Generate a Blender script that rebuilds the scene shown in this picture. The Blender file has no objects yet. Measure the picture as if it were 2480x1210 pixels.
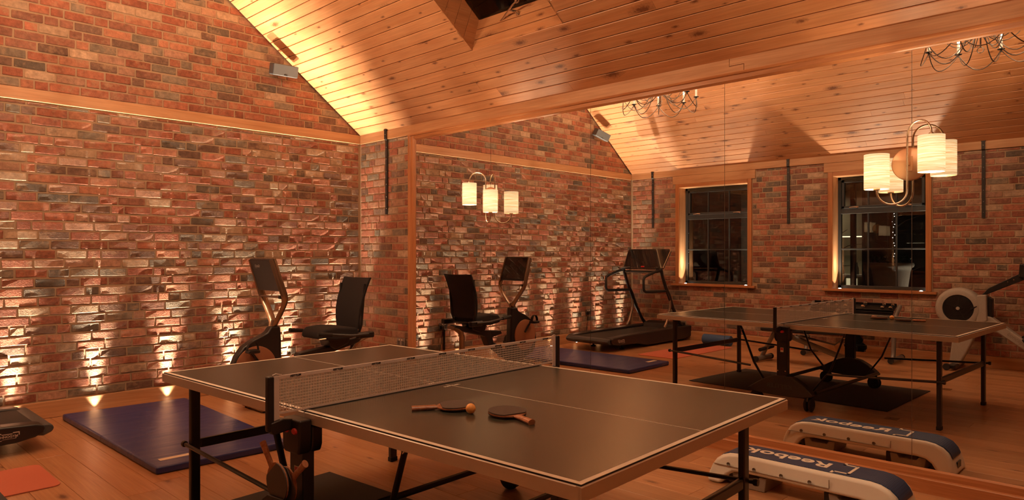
import bpy, bmesh, math, random
from math import sin, cos, pi, sqrt, atan2
from mathutils import Vector, Matrix, Euler

random.seed(7)
SC = bpy.context.scene
COL = SC.collection

# ------------------------------------------------------------------ camera, world, exposure
F_PX, YAW, CAM_H, HORIZON = 1690.57, 0.8021, 1.3943, 613.80
cd = bpy.data.cameras.new('camera'); cam = bpy.data.objects.new('camera', cd); COL.objects.link(cam)
cam.location = (0, 0, CAM_H); cam.rotation_euler = (pi / 2, 0, -YAW)
cd.sensor_fit = 'HORIZONTAL'; cd.sensor_width = 36.0; cd.lens = 36.0 * F_PX / 2480.0
cd.shift_y = (HORIZON - 605.0) / 2480.0; cd.clip_start = 0.05; cd.clip_end = 200
SC.camera = cam
w = bpy.data.worlds.new('night'); SC.world = w; w.use_nodes = True
bg = w.node_tree.nodes['Background']; bg.inputs[0].default_value = (0.010, 0.012, 0.022, 1); bg.inputs[1].default_value = 0.25
vs = SC.view_settings; vs.view_transform = 'Standard'; vs.look = 'None'; vs.exposure = 0.0; vs.gamma = 1.0; vs.use_curve_mapping = False
try:
    SC.cycles.use_denoising = True; SC.cycles.denoiser = 'OPENIMAGEDENOISE'
    SC.cycles.max_bounces = 9; SC.cycles.diffuse_bounces = 5; SC.cycles.glossy_bounces = 5
    SC.cycles.transmission_bounces = 4; SC.cycles.transparent_max_bounces = 12
    SC.cycles.sample_clamp_indirect = 3.0; SC.cycles.blur_glossy = 0.0
    SC.cycles.use_adaptive_sampling = False
except Exception:
    pass

WARM = (1.0, 0.70, 0.43)      # chandelier and sconce lamps
LEDC = (1.0, 0.82, 0.58)      # small uplights
P_UP, P_SILL, P_CHAN, P_SCONCE, P_SC_IN = 520.0, 150.0, 145.0, 1.35, 14.0
def lamp(kind, name, loc, power, color, parent=None, radius=0.02, rot=None, cone=None, blend=0.5):
    d = bpy.data.lights.new(name, kind); d.energy = power; d.color = color
    if kind in ('POINT', 'SPOT'): d.shadow_soft_size = radius
    if kind == 'SPOT': d.spot_size = cone; d.spot_blend = blend
    o = bpy.data.objects.new(name, d); COL.objects.link(o); o.location = loc
    if rot: o.rotation_euler = rot
    if parent: o.parent = parent
    return o

# ------------------------------------------------------------------ room sizes
M, L, B, F = 4.6252, -0.9153, 6.9387, -3.2     # mirror wall, window wall, back wall, wall behind the camera
ZT, ZB = 2.767, 2.669                           # wall plate
XR = (M + L) / 2; SL = 0.7566; TH = math.atan(SL)

def P2(x, y, z):
    s, c = sin(YAW), cos(YAW); d = s * x + c * y; r = c * x - s * y
    if d < .1: return None
    return (1240 + F_PX * r / d, HORIZON - F_PX * (z - CAM_H) / d, d)

# ------------------------------------------------------------------ materials
def nt(name):
    m = bpy.data.materials.new(name); m.use_nodes = True; t = m.node_tree
    return m, t, t.nodes['Principled BSDF']
def N(t, typ, **kw):
    n = t.nodes.new(typ)
    for k, v in kw.items():
        if k[0] == '_': setattr(n, k[1:], v)
        else: n.inputs[k.replace('9', ' ')].default_value = v
    return n
def ramp(t, pts):
    r = t.nodes.new('ShaderNodeValToRGB'); e = r.color_ramp.elements
    while len(e) < len(pts): e.new(0.5)
    for i, (p, c) in enumerate(pts):
        e[i].position = p; e[i].color = (c[0], c[1], c[2], 1) if not isinstance(c, float) else (c, c, c, 1)
    return r
def mixc(t, a, b, fac, mode='MIX'):
    n = t.nodes.new('ShaderNodeMix'); n.data_type = 'RGBA'; n.blend_type = mode
    for i, v in ((6, a), (7, b), (0, fac)):
        if hasattr(v, 'is_linked'): t.links.new(v, n.inputs[i])
        elif isinstance(v, (tuple, list)): n.inputs[i].default_value = (v[0], v[1], v[2], 1)
        else: n.inputs[i].default_value = v
    return n.outputs[2]
def mth(t, op, a, b=None):
    n = t.nodes.new('ShaderNodeMath'); n.operation = op
    for i, v in enumerate((a, b)):
        if v is None: continue
        if hasattr(v, 'is_linked'): t.links.new(v, n.inputs[i])
        else: n.inputs[i].default_value = v
    return n.outputs[0]
def bump(t, b, h, strength, dist):
    n = t.nodes.new('ShaderNodeBump'); n.inputs['Strength'].default_value = strength; n.inputs['Distance'].default_value = dist
    t.links.new(h, n.inputs['Height']); t.links.new(n.outputs[0], b.inputs['Normal'])

def plain(name, col, rough=0.5, metal=0.0, spec=0.5, var=0.12, bs=0.0, bsc=60.0, coat=0.0, emit=None, es=0.0):
    m, t, b = nt(name)
    tc = N(t, 'ShaderNodeTexCoord'); n = N(t, 'ShaderNodeTexNoise', Scale=bsc, Detail=4.0)
    t.links.new(tc.outputs['Object'], n.inputs['Vector'])
    dark = tuple(c * (1 - var) for c in col); lite = tuple(min(1, c * (1 + var)) for c in col)
    t.links.new(mixc(t, dark, lite, n.outputs[0]), b.inputs['Base Color'])
    b.inputs['Roughness'].default_value = rough; b.inputs['Metallic'].default_value = metal
    b.inputs['Specular IOR Level'].default_value = spec; b.inputs['Coat Weight'].default_value = coat
    if bs: bump(t, b, n.outputs[0], bs, 0.002)
    if emit: b.inputs['Emission Color'].default_value = (*emit, 1); b.inputs['Emission Strength'].default_value = es
    return m

def wood(name, c1, c2, axis='x', coord='obj', rough=0.45, knots=0.0, perp=20.0, along=1.0, vari=0.18, spec=0.4, knotc=(0.09, 0.03, 0.015)):
    m, t, b = nt(name)
    if coord == 'obj': src = N(t, 'ShaderNodeTexCoord').outputs['Object']
    else: src = N(t, 'ShaderNodeNewGeometry').outputs['Position']
    oi = N(t, 'ShaderNodeObjectInfo')
    add = N(t, 'ShaderNodeVectorMath', _operation='ADD'); t.links.new(src, add.inputs[0])
    cmb = N(t, 'ShaderNodeCombineXYZ'); off = mth(t, 'MULTIPLY', oi.outputs['Random'], 37.0)
    for i in range(3): t.links.new(off, cmb.inputs[i])
    t.links.new(cmb.outputs[0], add.inputs[1])
    def stretched(p, a):
        mp = N(t, 'ShaderNodeMapping'); mp.inputs['Scale'].default_value = tuple(a if k == axis else p for k in 'xyz')
        t.links.new(add.outputs[0], mp.inputs[0]); return mp.outputs[0]
    n1 = N(t, 'ShaderNodeTexNoise', Scale=1.0, Detail=5.0, Roughness=0.6, Distortion=1.2); t.links.new(stretched(perp, along), n1.inputs['Vector'])
    n2 = N(t, 'ShaderNodeTexNoise', Scale=1.0, Detail=3.0, Distortion=0.3); t.links.new(stretched(perp * 7, along * 3), n2.inputs['Vector'])
    r1 = ramp(t, [(0.32, c2), (0.62, c1)]); t.links.new(n1.outputs[0], r1.inputs[0])
    r2 = ramp(t, [(0.3, 0.86), (0.7, 1.06)]); t.links.new(n2.outputs[0], r2.inputs[0])
    c = mixc(t, r1.outputs[0], r2.outputs[0], 1.0, 'MULTIPLY')
    if vari:
        r3 = ramp(t, [(0.0, 1 - vari), (1.0, 1 + vari * .6)]); t.links.new(oi.outputs['Random'], r3.inputs[0])
        c = mixc(t, c, r3.outputs[0], 1.0, 'MULTIPLY')
    if knots:
        vo = N(t, 'ShaderNodeTexVoronoi', _feature='F1', _voronoi_dimensions='2D', Scale=1.0, Randomness=1.0); t.links.new(stretched(6.5, 2.6), vo.inputs['Vector'])
        nz = N(t, 'ShaderNodeTexNoise', Scale=60.0, Detail=2.0); t.links.new(src, nz.inputs['Vector'])
        sp2 = N(t, 'ShaderNodeSeparateColor'); t.links.new(vo.outputs['Color'], sp2.inputs[0])
        dd = mth(t, 'ADD', mth(t, 'MULTIPLY', vo.outputs['Distance'], mth(t, 'ADD', 0.45, mth(t, 'MULTIPLY', sp2.outputs[1], 2.0))), mth(t, 'MULTIPLY', mth(t, 'SUBTRACT', nz.outputs[0], 0.5), 0.14))
        rk = ramp(t, [(0.04, 1.0), (0.085, 0.50), (0.17, 0.0)]); t.links.new(dd, rk.inputs[0])
        sep = N(t, 'ShaderNodeSeparateColor'); t.links.new(vo.outputs['Color'], sep.inputs[0])
        on = mth(t, 'LESS_THAN', sep.outputs[0], knots)
        c = mixc(t, c, knotc, mth(t, 'MULTIPLY', mth(t, 'MULTIPLY', rk.outputs[0], on), 0.85))
    t.links.new(c, b.inputs['Base Color']); b.inputs['Roughness'].default_value = rough
    b.inputs['Specular IOR Level'].default_value = spec
    bump(t, b, n2.outputs[0], 0.12, 0.001)
    return m

def brick_mat(name, from_attr, rough_face=1.0):
    m, t, b = nt(name)
    geo = N(t, 'ShaderNodeNewGeometry')
    if from_attr:
        a = N(t, 'ShaderNodeAttribute', _attribute_name='bcol'); base = a.outputs['Color']
    else: base = N(t, 'ShaderNodeObjectInfo').outputs['Color']
    n1 = N(t, 'ShaderNodeTexNoise', Scale=22.0, Detail=6.0, Roughness=0.65); t.links.new(geo.outputs['Position'], n1.inputs['Vector'])
    n2 = N(t, 'ShaderNodeTexNoise', Scale=140.0, Detail=4.0); t.links.new(geo.outputs['Position'], n2.inputs['Vector'])
    n3 = N(t, 'ShaderNodeTexNoise', Scale=9.0, Detail=5.0, Roughness=0.7); t.links.new(geo.outputs['Position'], n3.inputs['Vector'])
    v1 = ramp(t, [(0.3, 0.62), (0.7, 1.28)]); t.links.new(n1.outputs[0], v1.inputs[0])
    c = mixc(t, base, v1.outputs[0], 1.0, 'MULTIPLY')
    sm = ramp(t, [(0.52, 0.0), (0.70, 0.72)]); t.links.new(n3.outputs[0], sm.inputs[0])
    c = mixc(t, c, (0.38, 0.25, 0.16), sm.outputs[0])
    t.links.new(c, b.inputs['Base Color']); b.inputs['Roughness'].default_value = 0.72; b.inputs['Specular IOR Level'].default_value = 0.35
    n4 = N(t, 'ShaderNodeTexNoise', Scale=75.0, Detail=6.0, Roughness=0.62); t.links.new(geo.outputs['Position'], n4.inputs['Vector'])
    h = mth(t, 'ADD', mth(t, 'MULTIPLY', n4.outputs[0], 1.0), mth(t, 'MULTIPLY', n2.outputs[0], 0.3))
    bump(t, b, h, 0.75, 0.0045 * rough_face)
    return m
def mortar_mat():
    m, t, b = nt('mortar')
    geo = N(t, 'ShaderNodeNewGeometry')
    n1 = N(t, 'ShaderNodeTexNoise', Scale=70.0, Detail=6.0); t.links.new(geo.outputs['Position'], n1.inputs['Vector'])
    n2 = N(t, 'ShaderNodeTexNoise', Scale=5.0, Detail=4.0); t.links.new(geo.outputs['Position'], n2.inputs['Vector'])
    c = mixc(t, mixc(t, (0.33, 0.225, 0.145), (0.44, 0.315, 0.21), n2.outputs[0]), (0.37, 0.26, 0.17), n1.outputs[0])
    t.links.new(c, b.inputs['Base Color']); b.inputs['Roughness'].default_value = 0.9; b.inputs['Specular IOR Level'].default_value = 0.2
    bump(t, b, n1.outputs[0], 0.5, 0.002)
    return m
MT = {}
MT['brick'] = brick_mat('brick_face', False); MT['bricks'] = brick_mat('brick_faces', True); MT['mortar'] = mortar_mat()
MT['pine'] = wood('pine_board', (0.60, 0.285, 0.128), (0.53, 0.225, 0.090), knots=0.72, rough=0.42, vari=0.12, perp=12, knotc=(0.12, 0.035, 0.014))
MT['oakfloor'] = wood('oak_floor', (0.46, 0.25, 0.125), (0.385, 0.185, 0.084), knots=0.13, rough=0.30, perp=16, vari=0.16)
for ax in 'xyz':
    MT['beam' + ax] = wood('oak_beam_' + ax, (0.56, 0.31, 0.155), (0.45, 0.215, 0.095), axis=ax, coord='pos', rough=0.55, perp=14, vari=0.05)
    MT['trim' + ax] = wood('stained_trim_' + ax, (0.50, 0.22, 0.09), (0.38, 0.145, 0.055), axis=ax, coord='pos', rough=0.32, perp=18, vari=0.04)
MT['black'] = plain('black_plastic', (0.012, 0.011, 0.012), 0.38)
MT['blackmatt'] = plain('black_rubber', (0.014, 0.012, 0.012), 0.75)
MT['blackmetal'] = plain('black_powder_coat', (0.016, 0.015, 0.018), 0.35, spec=0.6)
MT['iron'] = plain('wrought_iron', (0.03, 0.025, 0.024), 0.55, metal=0.3)
MT['fabric'] = plain('black_mesh_fabric', (0.012, 0.010, 0.012), 0.9, bs=0.5, bsc=400)
MT['chrome'] = plain('chrome', (0.75, 0.74, 0.72), 0.12, metal=1.0, var=0.02)
MT['bronze'] = plain('satin_bronze_paint', (0.33, 0.25, 0.19), 0.25, metal=0.85, var=0.03)
MT['alu'] = plain('aluminium_trim', (0.66, 0.60, 0.54), 0.36, metal=0.5, var=0.04)
MT['copper'] = plain('satin_copper_disc', (0.66, 0.40, 0.24), 0.42, metal=0.85, var=0.02)
MT['nickel'] = plain('brushed_nickel', (0.62, 0.52, 0.42), 0.25, metal=0.9, var=0.03)
MT['candwire'] = plain('silvered_wire', (0.17, 0.15, 0.135), 0.3, metal=0.8, var=0.05)
MT['greysteel'] = plain('grey_painted_steel', (0.20, 0.185, 0.17), 0.4, metal=0.3)
MT['greyplastic'] = plain('light_grey_plastic', (0.34, 0.31, 0.27), 0.5)
MT['darkgrey'] = plain('dark_grey_paint', (0.055, 0.058, 0.062), 0.45)
MT['white'] = plain('white_plastic', (0.74, 0.72, 0.64), 0.42, var=0.03)
MT['greywarm'] = plain('warm_grey_plastic', (0.26, 0.22, 0.18), 0.5)
MT['silvercloth'] = plain('speaker_grille', (0.11, 0.11, 0.11), 0.5, metal=0.3, bs=0.6, bsc=900)
MT['red'] = plain('red_plastic', (0.42, 0.012, 0.012), 0.35)
MT['coral'] = plain('coral_foam', (0.50, 0.145, 0.090), 0.8, bs=0.3, bsc=300)
MT['blackmat'] = plain('black_floor_mat', (0.016, 0.012, 0.012), 0.85, bs=0.4, bsc=300)
MT['bluefoam'] = plain('blue_foam', (0.03, 0.085, 0.21), 0.7)
MT['padblue'] = None
MT['offwhite'] = plain('off_white_print', (0.72, 0.66, 0.56), 0.6, var=0.02)
MT['silverprint'] = plain('silver_print', (0.60, 0.55, 0.50), 0.4, metal=0.3, var=0.02)
MT['tape'] = plain('white_net_tape', (0.62, 0.52, 0.47), 0.8, var=0.04)
MT['cord'] = plain('net_cord', (0.62, 0.52, 0.45), 0.85, var=0.04)
MT['ball'] = plain('orange_celluloid', (0.85, 0.42, 0.12), 0.4, var=0.02)
MT['rubberpad'] = plain('worn_black_bat_rubber', (0.055, 0.042, 0.038), 0.6)
MT['batwood'] = wood('bat_handle', (0.42, 0.19, 0.10), (0.30, 0.11, 0.055), rough=0.25, perp=60, along=4)
MT['discwood'] = plain('brown_gloss_disc', (0.30, 0.13, 0.07), 0.12, coat=0.4, var=0.03)
MT['screen'] = plain('black_glass_screen', (0.006, 0.006, 0.007), 0.06, spec=0.6, coat=0.5)
MT['steelplate'] = plain('steel_socket_plate', (0.30, 0.28, 0.25), 0.35, metal=0.9)
MT['terracotta'] = plain('pale_planter', (0.40, 0.36, 0.30), 0.7)
MT['leaf'] = plain('dark_leaf', (0.03, 0.06, 0.02), 0.6)
MT['bark'] = plain('bark', (0.12, 0.09, 0.07), 0.8)
MT['footgrey'] = plain('charcoal_plastic', (.026, .023, .022), .45)
MT['windowframe'] = plain('dark_window_frame', (0.030, 0.034, 0.036), 0.35)
MT['darkwall'] = plain('dark_outdoor_wall', (0.05, 0.045, 0.04), 0.8)
MT['cabinet'] = plain('pale_cabinet', (0.36, 0.32, 0.22), 0.5)
MT['brass'] = plain('dull_brass', (0.35, 0.20, 0.09), 0.4, metal=0.9)
def emis(name, col, s):
    m = bpy.data.materials.new(name); m.use_nodes = True; t = m.node_tree; t.nodes.clear()
    o = t.nodes.new('ShaderNodeOutputMaterial'); e = t.nodes.new('ShaderNodeEmission')
    e.inputs[0].default_value = (*col, 1); e.inputs[1].default_value = s; t.links.new(e.outputs[0], o.inputs[0]); return m
MT['led'] = emis('led_lens', (1, 0.93, 0.80), 9.0)
MT['candle_bulb'] = emis('candle_bulb', (1, 0.80, 0.50), 6.0)
MT['strip'] = emis('light_strip', (1, 0.86, 0.55), 2.2)
MT['stripdim'] = emis('lit_niche', (1, 0.86, 0.50), 0.75)
MT['fairy'] = emis('fairy_lights', (1, 0.90, 0.78), 3.0)
MT['candle'] = plain('cream_candle_tube_glow', (0.80, 0.74, 0.60), 0.5, emit=(1, 0.85, 0.55), es=0.55)  # emission stands in for lamplight on the cream tube, which is no lamp
def mirror_mat():
    m, t, b = nt('mirror_silver'); b.inputs['Base Color'].default_value = (0.78, 0.76, 0.735, 1)
    b.inputs['Metallic'].default_value = 1; b.inputs['Roughness'].default_value = 0.0; return m
MT['mirror'] = mirror_mat()
def glass_mat():
    m = bpy.data.materials.new('window_glass'); m.use_nodes = True; t = m.node_tree; t.nodes.clear()
    o = t.nodes.new('ShaderNodeOutputMaterial'); mx = t.nodes.new('ShaderNodeMixShader'); tr = t.nodes.new('ShaderNodeBsdfTransparent')
    gl = t.nodes.new('ShaderNodeBsdfGlossy'); gl.inputs['Roughness'].default_value = 0.0; fr = t.nodes.new('ShaderNodeFresnel'); fr.inputs[0].default_value = 1.6
    tr.inputs[0].default_value = (0.9, 0.9, 0.9, 1); gl.inputs[0].default_value = (0.9, 0.9, 0.9, 1)
    t.links.new(fr.outputs[0], mx.inputs[0]); t.links.new(tr.outputs[0], mx.inputs[1]); t.links.new(gl.outputs[0], mx.inputs[2]); t.links.new(mx.outputs[0], o.inputs[0])
    return m
MT['glass'] = glass_mat()
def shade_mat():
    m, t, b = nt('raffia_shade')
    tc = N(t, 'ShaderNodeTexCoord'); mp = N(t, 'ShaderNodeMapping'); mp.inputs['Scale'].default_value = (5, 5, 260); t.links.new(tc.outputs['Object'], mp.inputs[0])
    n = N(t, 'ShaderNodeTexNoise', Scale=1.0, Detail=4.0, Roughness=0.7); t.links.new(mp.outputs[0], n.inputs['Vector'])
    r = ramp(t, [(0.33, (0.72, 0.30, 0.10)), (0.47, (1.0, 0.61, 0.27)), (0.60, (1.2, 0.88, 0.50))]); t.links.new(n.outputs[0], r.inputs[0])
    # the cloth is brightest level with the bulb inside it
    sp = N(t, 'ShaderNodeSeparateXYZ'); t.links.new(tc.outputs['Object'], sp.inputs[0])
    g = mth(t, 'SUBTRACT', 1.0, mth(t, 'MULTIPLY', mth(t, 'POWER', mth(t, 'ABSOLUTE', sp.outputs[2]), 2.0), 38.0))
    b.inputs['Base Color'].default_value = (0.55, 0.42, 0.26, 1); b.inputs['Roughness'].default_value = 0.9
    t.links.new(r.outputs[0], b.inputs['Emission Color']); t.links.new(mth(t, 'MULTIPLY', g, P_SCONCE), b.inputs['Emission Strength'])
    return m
MT['shade'] = shade_mat()
def table_mat():
    m, t, b = nt('playing_surface')
    tc = N(t, 'ShaderNodeTexCoord'); n = N(t, 'ShaderNodeTexNoise', Scale=5.0, Detail=2.0, Roughness=0.5); t.links.new(tc.outputs['Object'], n.inputs['Vector'])
    n2 = N(t, 'ShaderNodeTexNoise', Scale=260.0, Detail=2.0); t.links.new(tc.outputs['Object'], n2.inputs['Vector'])
    t.links.new(mixc(t, (0.034, 0.035, 0.026), (0.046, 0.046, 0.035), n.outputs[0]), b.inputs['Base Color'])
    b.inputs['Roughness'].default_value = 0.27; b.inputs['Specular IOR Level'].default_value = 0.5
    return m
MT['table'] = table_mat()
def vinyl_mat():
    m, t, b = nt('blue_vinyl')
    tc = N(t, 'ShaderNodeTexCoord'); mp = N(t, 'ShaderNodeMapping'); mp.inputs['Scale'].default_value = (1.2, 3.5, 1); mp.inputs['Rotation'].default_value = (0, 0, 0.5)
    t.links.new(tc.outputs['Object'], mp.inputs[0]); n = N(t, 'ShaderNodeTexNoise', Scale=1.4, Detail=2.0, Distortion=0.8); t.links.new(mp.outputs[0], n.inputs['Vector'])
    b.inputs['Base Color'].default_value = (0.015, 0.028, 0.150, 1); b.inputs['Roughness'].default_value = 0.33; b.inputs['Specular IOR Level'].default_value = 0.7
    n2 = N(t, 'ShaderNodeTexNoise', Scale=400.0); t.links.new(tc.outputs['Object'], n2.inputs['Vector'])
    h = mth(t, 'ADD', mth(t, 'MULTIPLY', n.outputs[0], 6.0), mth(t, 'MULTIPLY', n2.outputs[0], 0.15)); bump(t, b, h, 0.5, 0.004); return m
MT['vinyl'] = vinyl_mat()
def pad_mat():
    m, t, b = nt('blue_dotted_rubber')
    tc = N(t, 'ShaderNodeTexCoord'); mp = N(t, 'ShaderNodeMapping'); mp.inputs['Rotation'].default_value = (0, 0, pi / 4); mp.inputs['Scale'].default_value = (70, 70, 70)
    t.links.new(tc.outputs['Object'], mp.inputs[0]); vo = N(t, 'ShaderNodeTexVoronoi', Scale=1.0, Randomness=0.0, _voronoi_dimensions='2D'); t.links.new(mp.outputs[0], vo.inputs['Vector'])
    r = ramp(t, [(0.18, 1.0), (0.30, 0.0)]); t.links.new(vo.outputs['Distance'], r.inputs[0])
    t.links.new(mixc(t, (0.008, 0.034, 0.105), (0.03, 0.075, 0.18), r.outputs[0]), b.inputs['Base Color']); b.inputs['Roughness'].default_value = 0.45
    bump(t, b, r.outputs[0], 0.6, 0.001); return m
MT['padblue'] = pad_mat()
def ridged(name, col, axis, freq, rough, metal):
    m, t, b = nt(name); tc = N(t, 'ShaderNodeTexCoord'); wv = N(t, 'ShaderNodeTexWave', Scale=freq, _bands_direction=axis); t.links.new(tc.outputs['Object'], wv.inputs['Vector'])
    t.links.new(mixc(t, tuple(c * .8 for c in col), col, wv.outputs['Fac']), b.inputs['Base Color']); b.inputs['Roughness'].default_value = rough; b.inputs['Metallic'].default_value = metal
    bump(t, b, wv.outputs['Fac'], 0.5, 0.0008); return m
MT['aluridge'] = ridged('ridged_aluminium_trim', (0.62, 0.50, 0.42), 'Z', 55.0, 0.36, 0.75)
MT['grille'] = ridged('ringed_black_grille', (0.02, 0.02, 0.022), 'Z', 30.0, 0.5, 0.0)

# ------------------------------------------------------------------ mesh helper
ORG = Vector((0, 0, 0))
class MB:
    def __init__(s): s.v = []; s.f = []
    def add(s, vs, fs):
        o = len(s.v); s.v += [tuple(p) for p in vs]; s.f += [tuple(i + o for i in f) for f in fs]; return s
    def bx(s, x0, x1, y0, y1, z0, z1, mat=None):
        vs = [Vector((x, y, z)) for x in (x0, x1) for y in (y0, y1) for z in (z0, z1)]
        if mat is not None: vs = [mat @ p for p in vs]
        return s.add(vs, [(0, 1, 3, 2), (4, 6, 7, 5), (0, 4, 5, 1), (2, 3, 7, 6), (0, 2, 6, 4), (1, 5, 7, 3)])
    def prism(s, poly, axis, a0, a1, mat=None):
        def mk(p, a):
            if axis == 'x': q = Vector((a, p[0], p[1]))
            elif axis == 'y': q = Vector((p[0], a, p[1]))
            else: q = Vector((p[0], p[1], a))
            return mat @ q if mat is not None else q
        n = len(poly); ar = sum(poly[i][0] * poly[(i + 1) % n][1] - poly[(i + 1) % n][0] * poly[i][1] for i in range(n))
        if (ar < 0) != (axis == 'y'): poly = poly[::-1]
        vs = [mk(p, a0) for p in poly] + [mk(p, a1) for p in poly]
        return s.add(vs, [tuple(range(n))[::-1], tuple(range(n, 2 * n))] + [(i, (i + 1) % n, n + (i + 1) % n, n + i) for i in range(n)])
    def tube(s, pts, r, n=8, closed=False, rs=None):
        pts = [Vector(p) for p in pts]; m = len(pts); rings = []; up = None
        for i, p in enumerate(pts):
            if closed: d = pts[(i + 1) % m] - pts[i - 1]
            else: d = pts[min(i + 1, m - 1)] - pts[max(i - 1, 0)]
            d.normalize()
            if up is None:
                up = Vector((0, 0, 1)) if abs(d.z) < .9 else Vector((1, 0, 0))
            a = d.cross(up).normalized(); bb = a.cross(d).normalized(); up = bb
            rr = rs[i] if rs else r
            if isinstance(rr, (tuple, list)): ra, rb = rr
            else: ra = rb = rr
            rings.append([p + a * (ra * cos(2 * pi * k / n)) + bb * (rb * sin(2 * pi * k / n)) for k in range(n)])
        vs = [q for ring in rings for q in ring]; fs = []
        for i in range(m if closed else m - 1):
            j = (i + 1) % m
            for k in range(n): fs.append((i * n + k, i * n + (k + 1) % n, j * n + (k + 1) % n, j * n + k))
        if not closed: fs += [tuple(range(n))[::-1], tuple(range((m - 1) * n, m * n))]
        return s.add(vs, fs)
    def cyl(s, p0, p1, r, r1=None, n=16):
        return s.tube([p0, p1], r, n, rs=[r, r if r1 is None else r1])
    def lathe(s, prof, c=(0, 0, 0), n=24, axis='z', mat=None):
        vs = []
        for (r, h) in prof:
            for k in range(n):
                a = 2 * pi * k / n; x, y = r * cos(a), r * sin(a)
                p = {'z': (x, y, h), 'x': (h, x, y), 'y': (y, h, x)}[axis]
                p = Vector(p) + Vector(c); vs.append(mat @ p if mat is not None else p)
        fs = [(i * n + k, i * n + (k + 1) % n, (i + 1) * n + (k + 1) % n, (i + 1) * n + k) for i in range(len(prof) - 1) for k in range(n)]
        return s.add(vs, fs)
    def build(s, name, mat, parent=None, bevel=0, seg=2, smooth=False, kind=None, loc=None, recalc=True):
        me = bpy.data.meshes.new(name); me.from_pydata([(p[0] - ORG.x, p[1] - ORG.y, p[2] - ORG.z) for p in s.v] if parent else s.v, [], s.f)
        if recalc:
            bm = bmesh.new(); bm.from_mesh(me); bmesh.ops.recalc_face_normals(bm, faces=bm.faces); bm.to_mesh(me); bm.free()
        me.materials.append(MT[mat] if isinstance(mat, str) else mat)
        if smooth:
            me.polygons.foreach_set('use_smooth', [True] * len(me.polygons))
            try: me.set_sharp_from_angle(angle=0.7)
            except Exception: pass
        o = bpy.data.objects.new(name, me); COL.objects.link(o)
        if parent: o.parent = parent
        if loc: o.location = loc
        if bevel:
            b = o.modifiers.new('bevel', 'BEVEL'); b.width = bevel; b.segments = seg; b.limit_method = 'ANGLE'; b.angle_limit = 0.6
            if not smooth:
                me.polygons.foreach_set('use_smooth', [True] * len(me.polygons)); b.harden_normals = True
                try: me.set_sharp_from_angle(angle=0.6)
                except Exception: pass
        if kind: o['kind'] = kind
        return o
def thing(name, label, cat, loc=(0, 0, 0), rz=0.0, group=None):
    o = bpy.data.objects.new(name, None); COL.objects.link(o); o.location = loc; o.rotation_euler = (0, 0, rz)
    o.empty_display_size = .1; o['label'] = label; o['category'] = cat
    if group: o['group'] = group
    return o
def struct(o, label=None):
    o['kind'] = 'structure'
    if label: o['label'] = label
    return o
def sempty(name, label=None):
    o = bpy.data.objects.new(name, None); COL.objects.link(o); return struct(o, label)
def wt(name, label, cat, loc, group=None):
    global ORG
    ORG = Vector(loc); return thing(name, label, cat, loc, group=group)
def wend():
    global ORG
    ORG = Vector((0, 0, 0))
def copy_tree(o, parent=None):
    c = o.copy(); COL.objects.link(c)
    if parent: c.parent = parent
    for ch in list(o.children): copy_tree(ch, c)
    return c
def arc(c, r, a0, a1, n, plane='xz', r2=None):
    out = []
    for i in range(n + 1):
        a = a0 + (a1 - a0) * i / n; u, v = r * cos(a), (r2 or r) * sin(a)
        out.append({'xz': (c[0] + u, c[1], c[2] + v), 'yz': (c[0], c[1] + u, c[2] + v), 'xy': (c[0] + u, c[1] + v, c[2])}[plane])
    return out
def text_mesh(s, size, ext, mat, name, parent, M4, shear=0.0, bold=0.0, align='CENTER', space=1.0, xs=1.0):
    cu = bpy.data.curves.new('t', 'FONT'); cu.body = s; cu.size = size; cu.extrude = ext; cu.offset = bold; cu.shear = shear
    cu.align_x = align; cu.align_y = 'CENTER'; cu.space_character = space; cu.resolution_u = 3
    to = bpy.data.objects.new('t', cu); COL.objects.link(to); dg = bpy.context.evaluated_depsgraph_get(); dg.update()
    me = bpy.data.meshes.new_from_object(to.evaluated_get(dg)); bpy.data.objects.remove(to); bpy.data.curves.remove(cu)
    me.transform(Matrix.Translation(-ORG) @ M4 @ Matrix.Diagonal((xs, 1, 1, 1))); me.name = name
    me.materials.clear(); me.materials.append(MT[mat]); o = bpy.data.objects.new(name, me); COL.objects.link(o)
    if parent: o.parent = parent
    return o
def frame(ox, oy, oz, xa, ya):
    xa = Vector(xa).normalized(); ya = Vector(ya).normalized(); za = xa.cross(ya)
    m = Matrix((xa, ya, za)).transposed().to_4x4(); m.translation = Vector((ox, oy, oz)); return m

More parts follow.
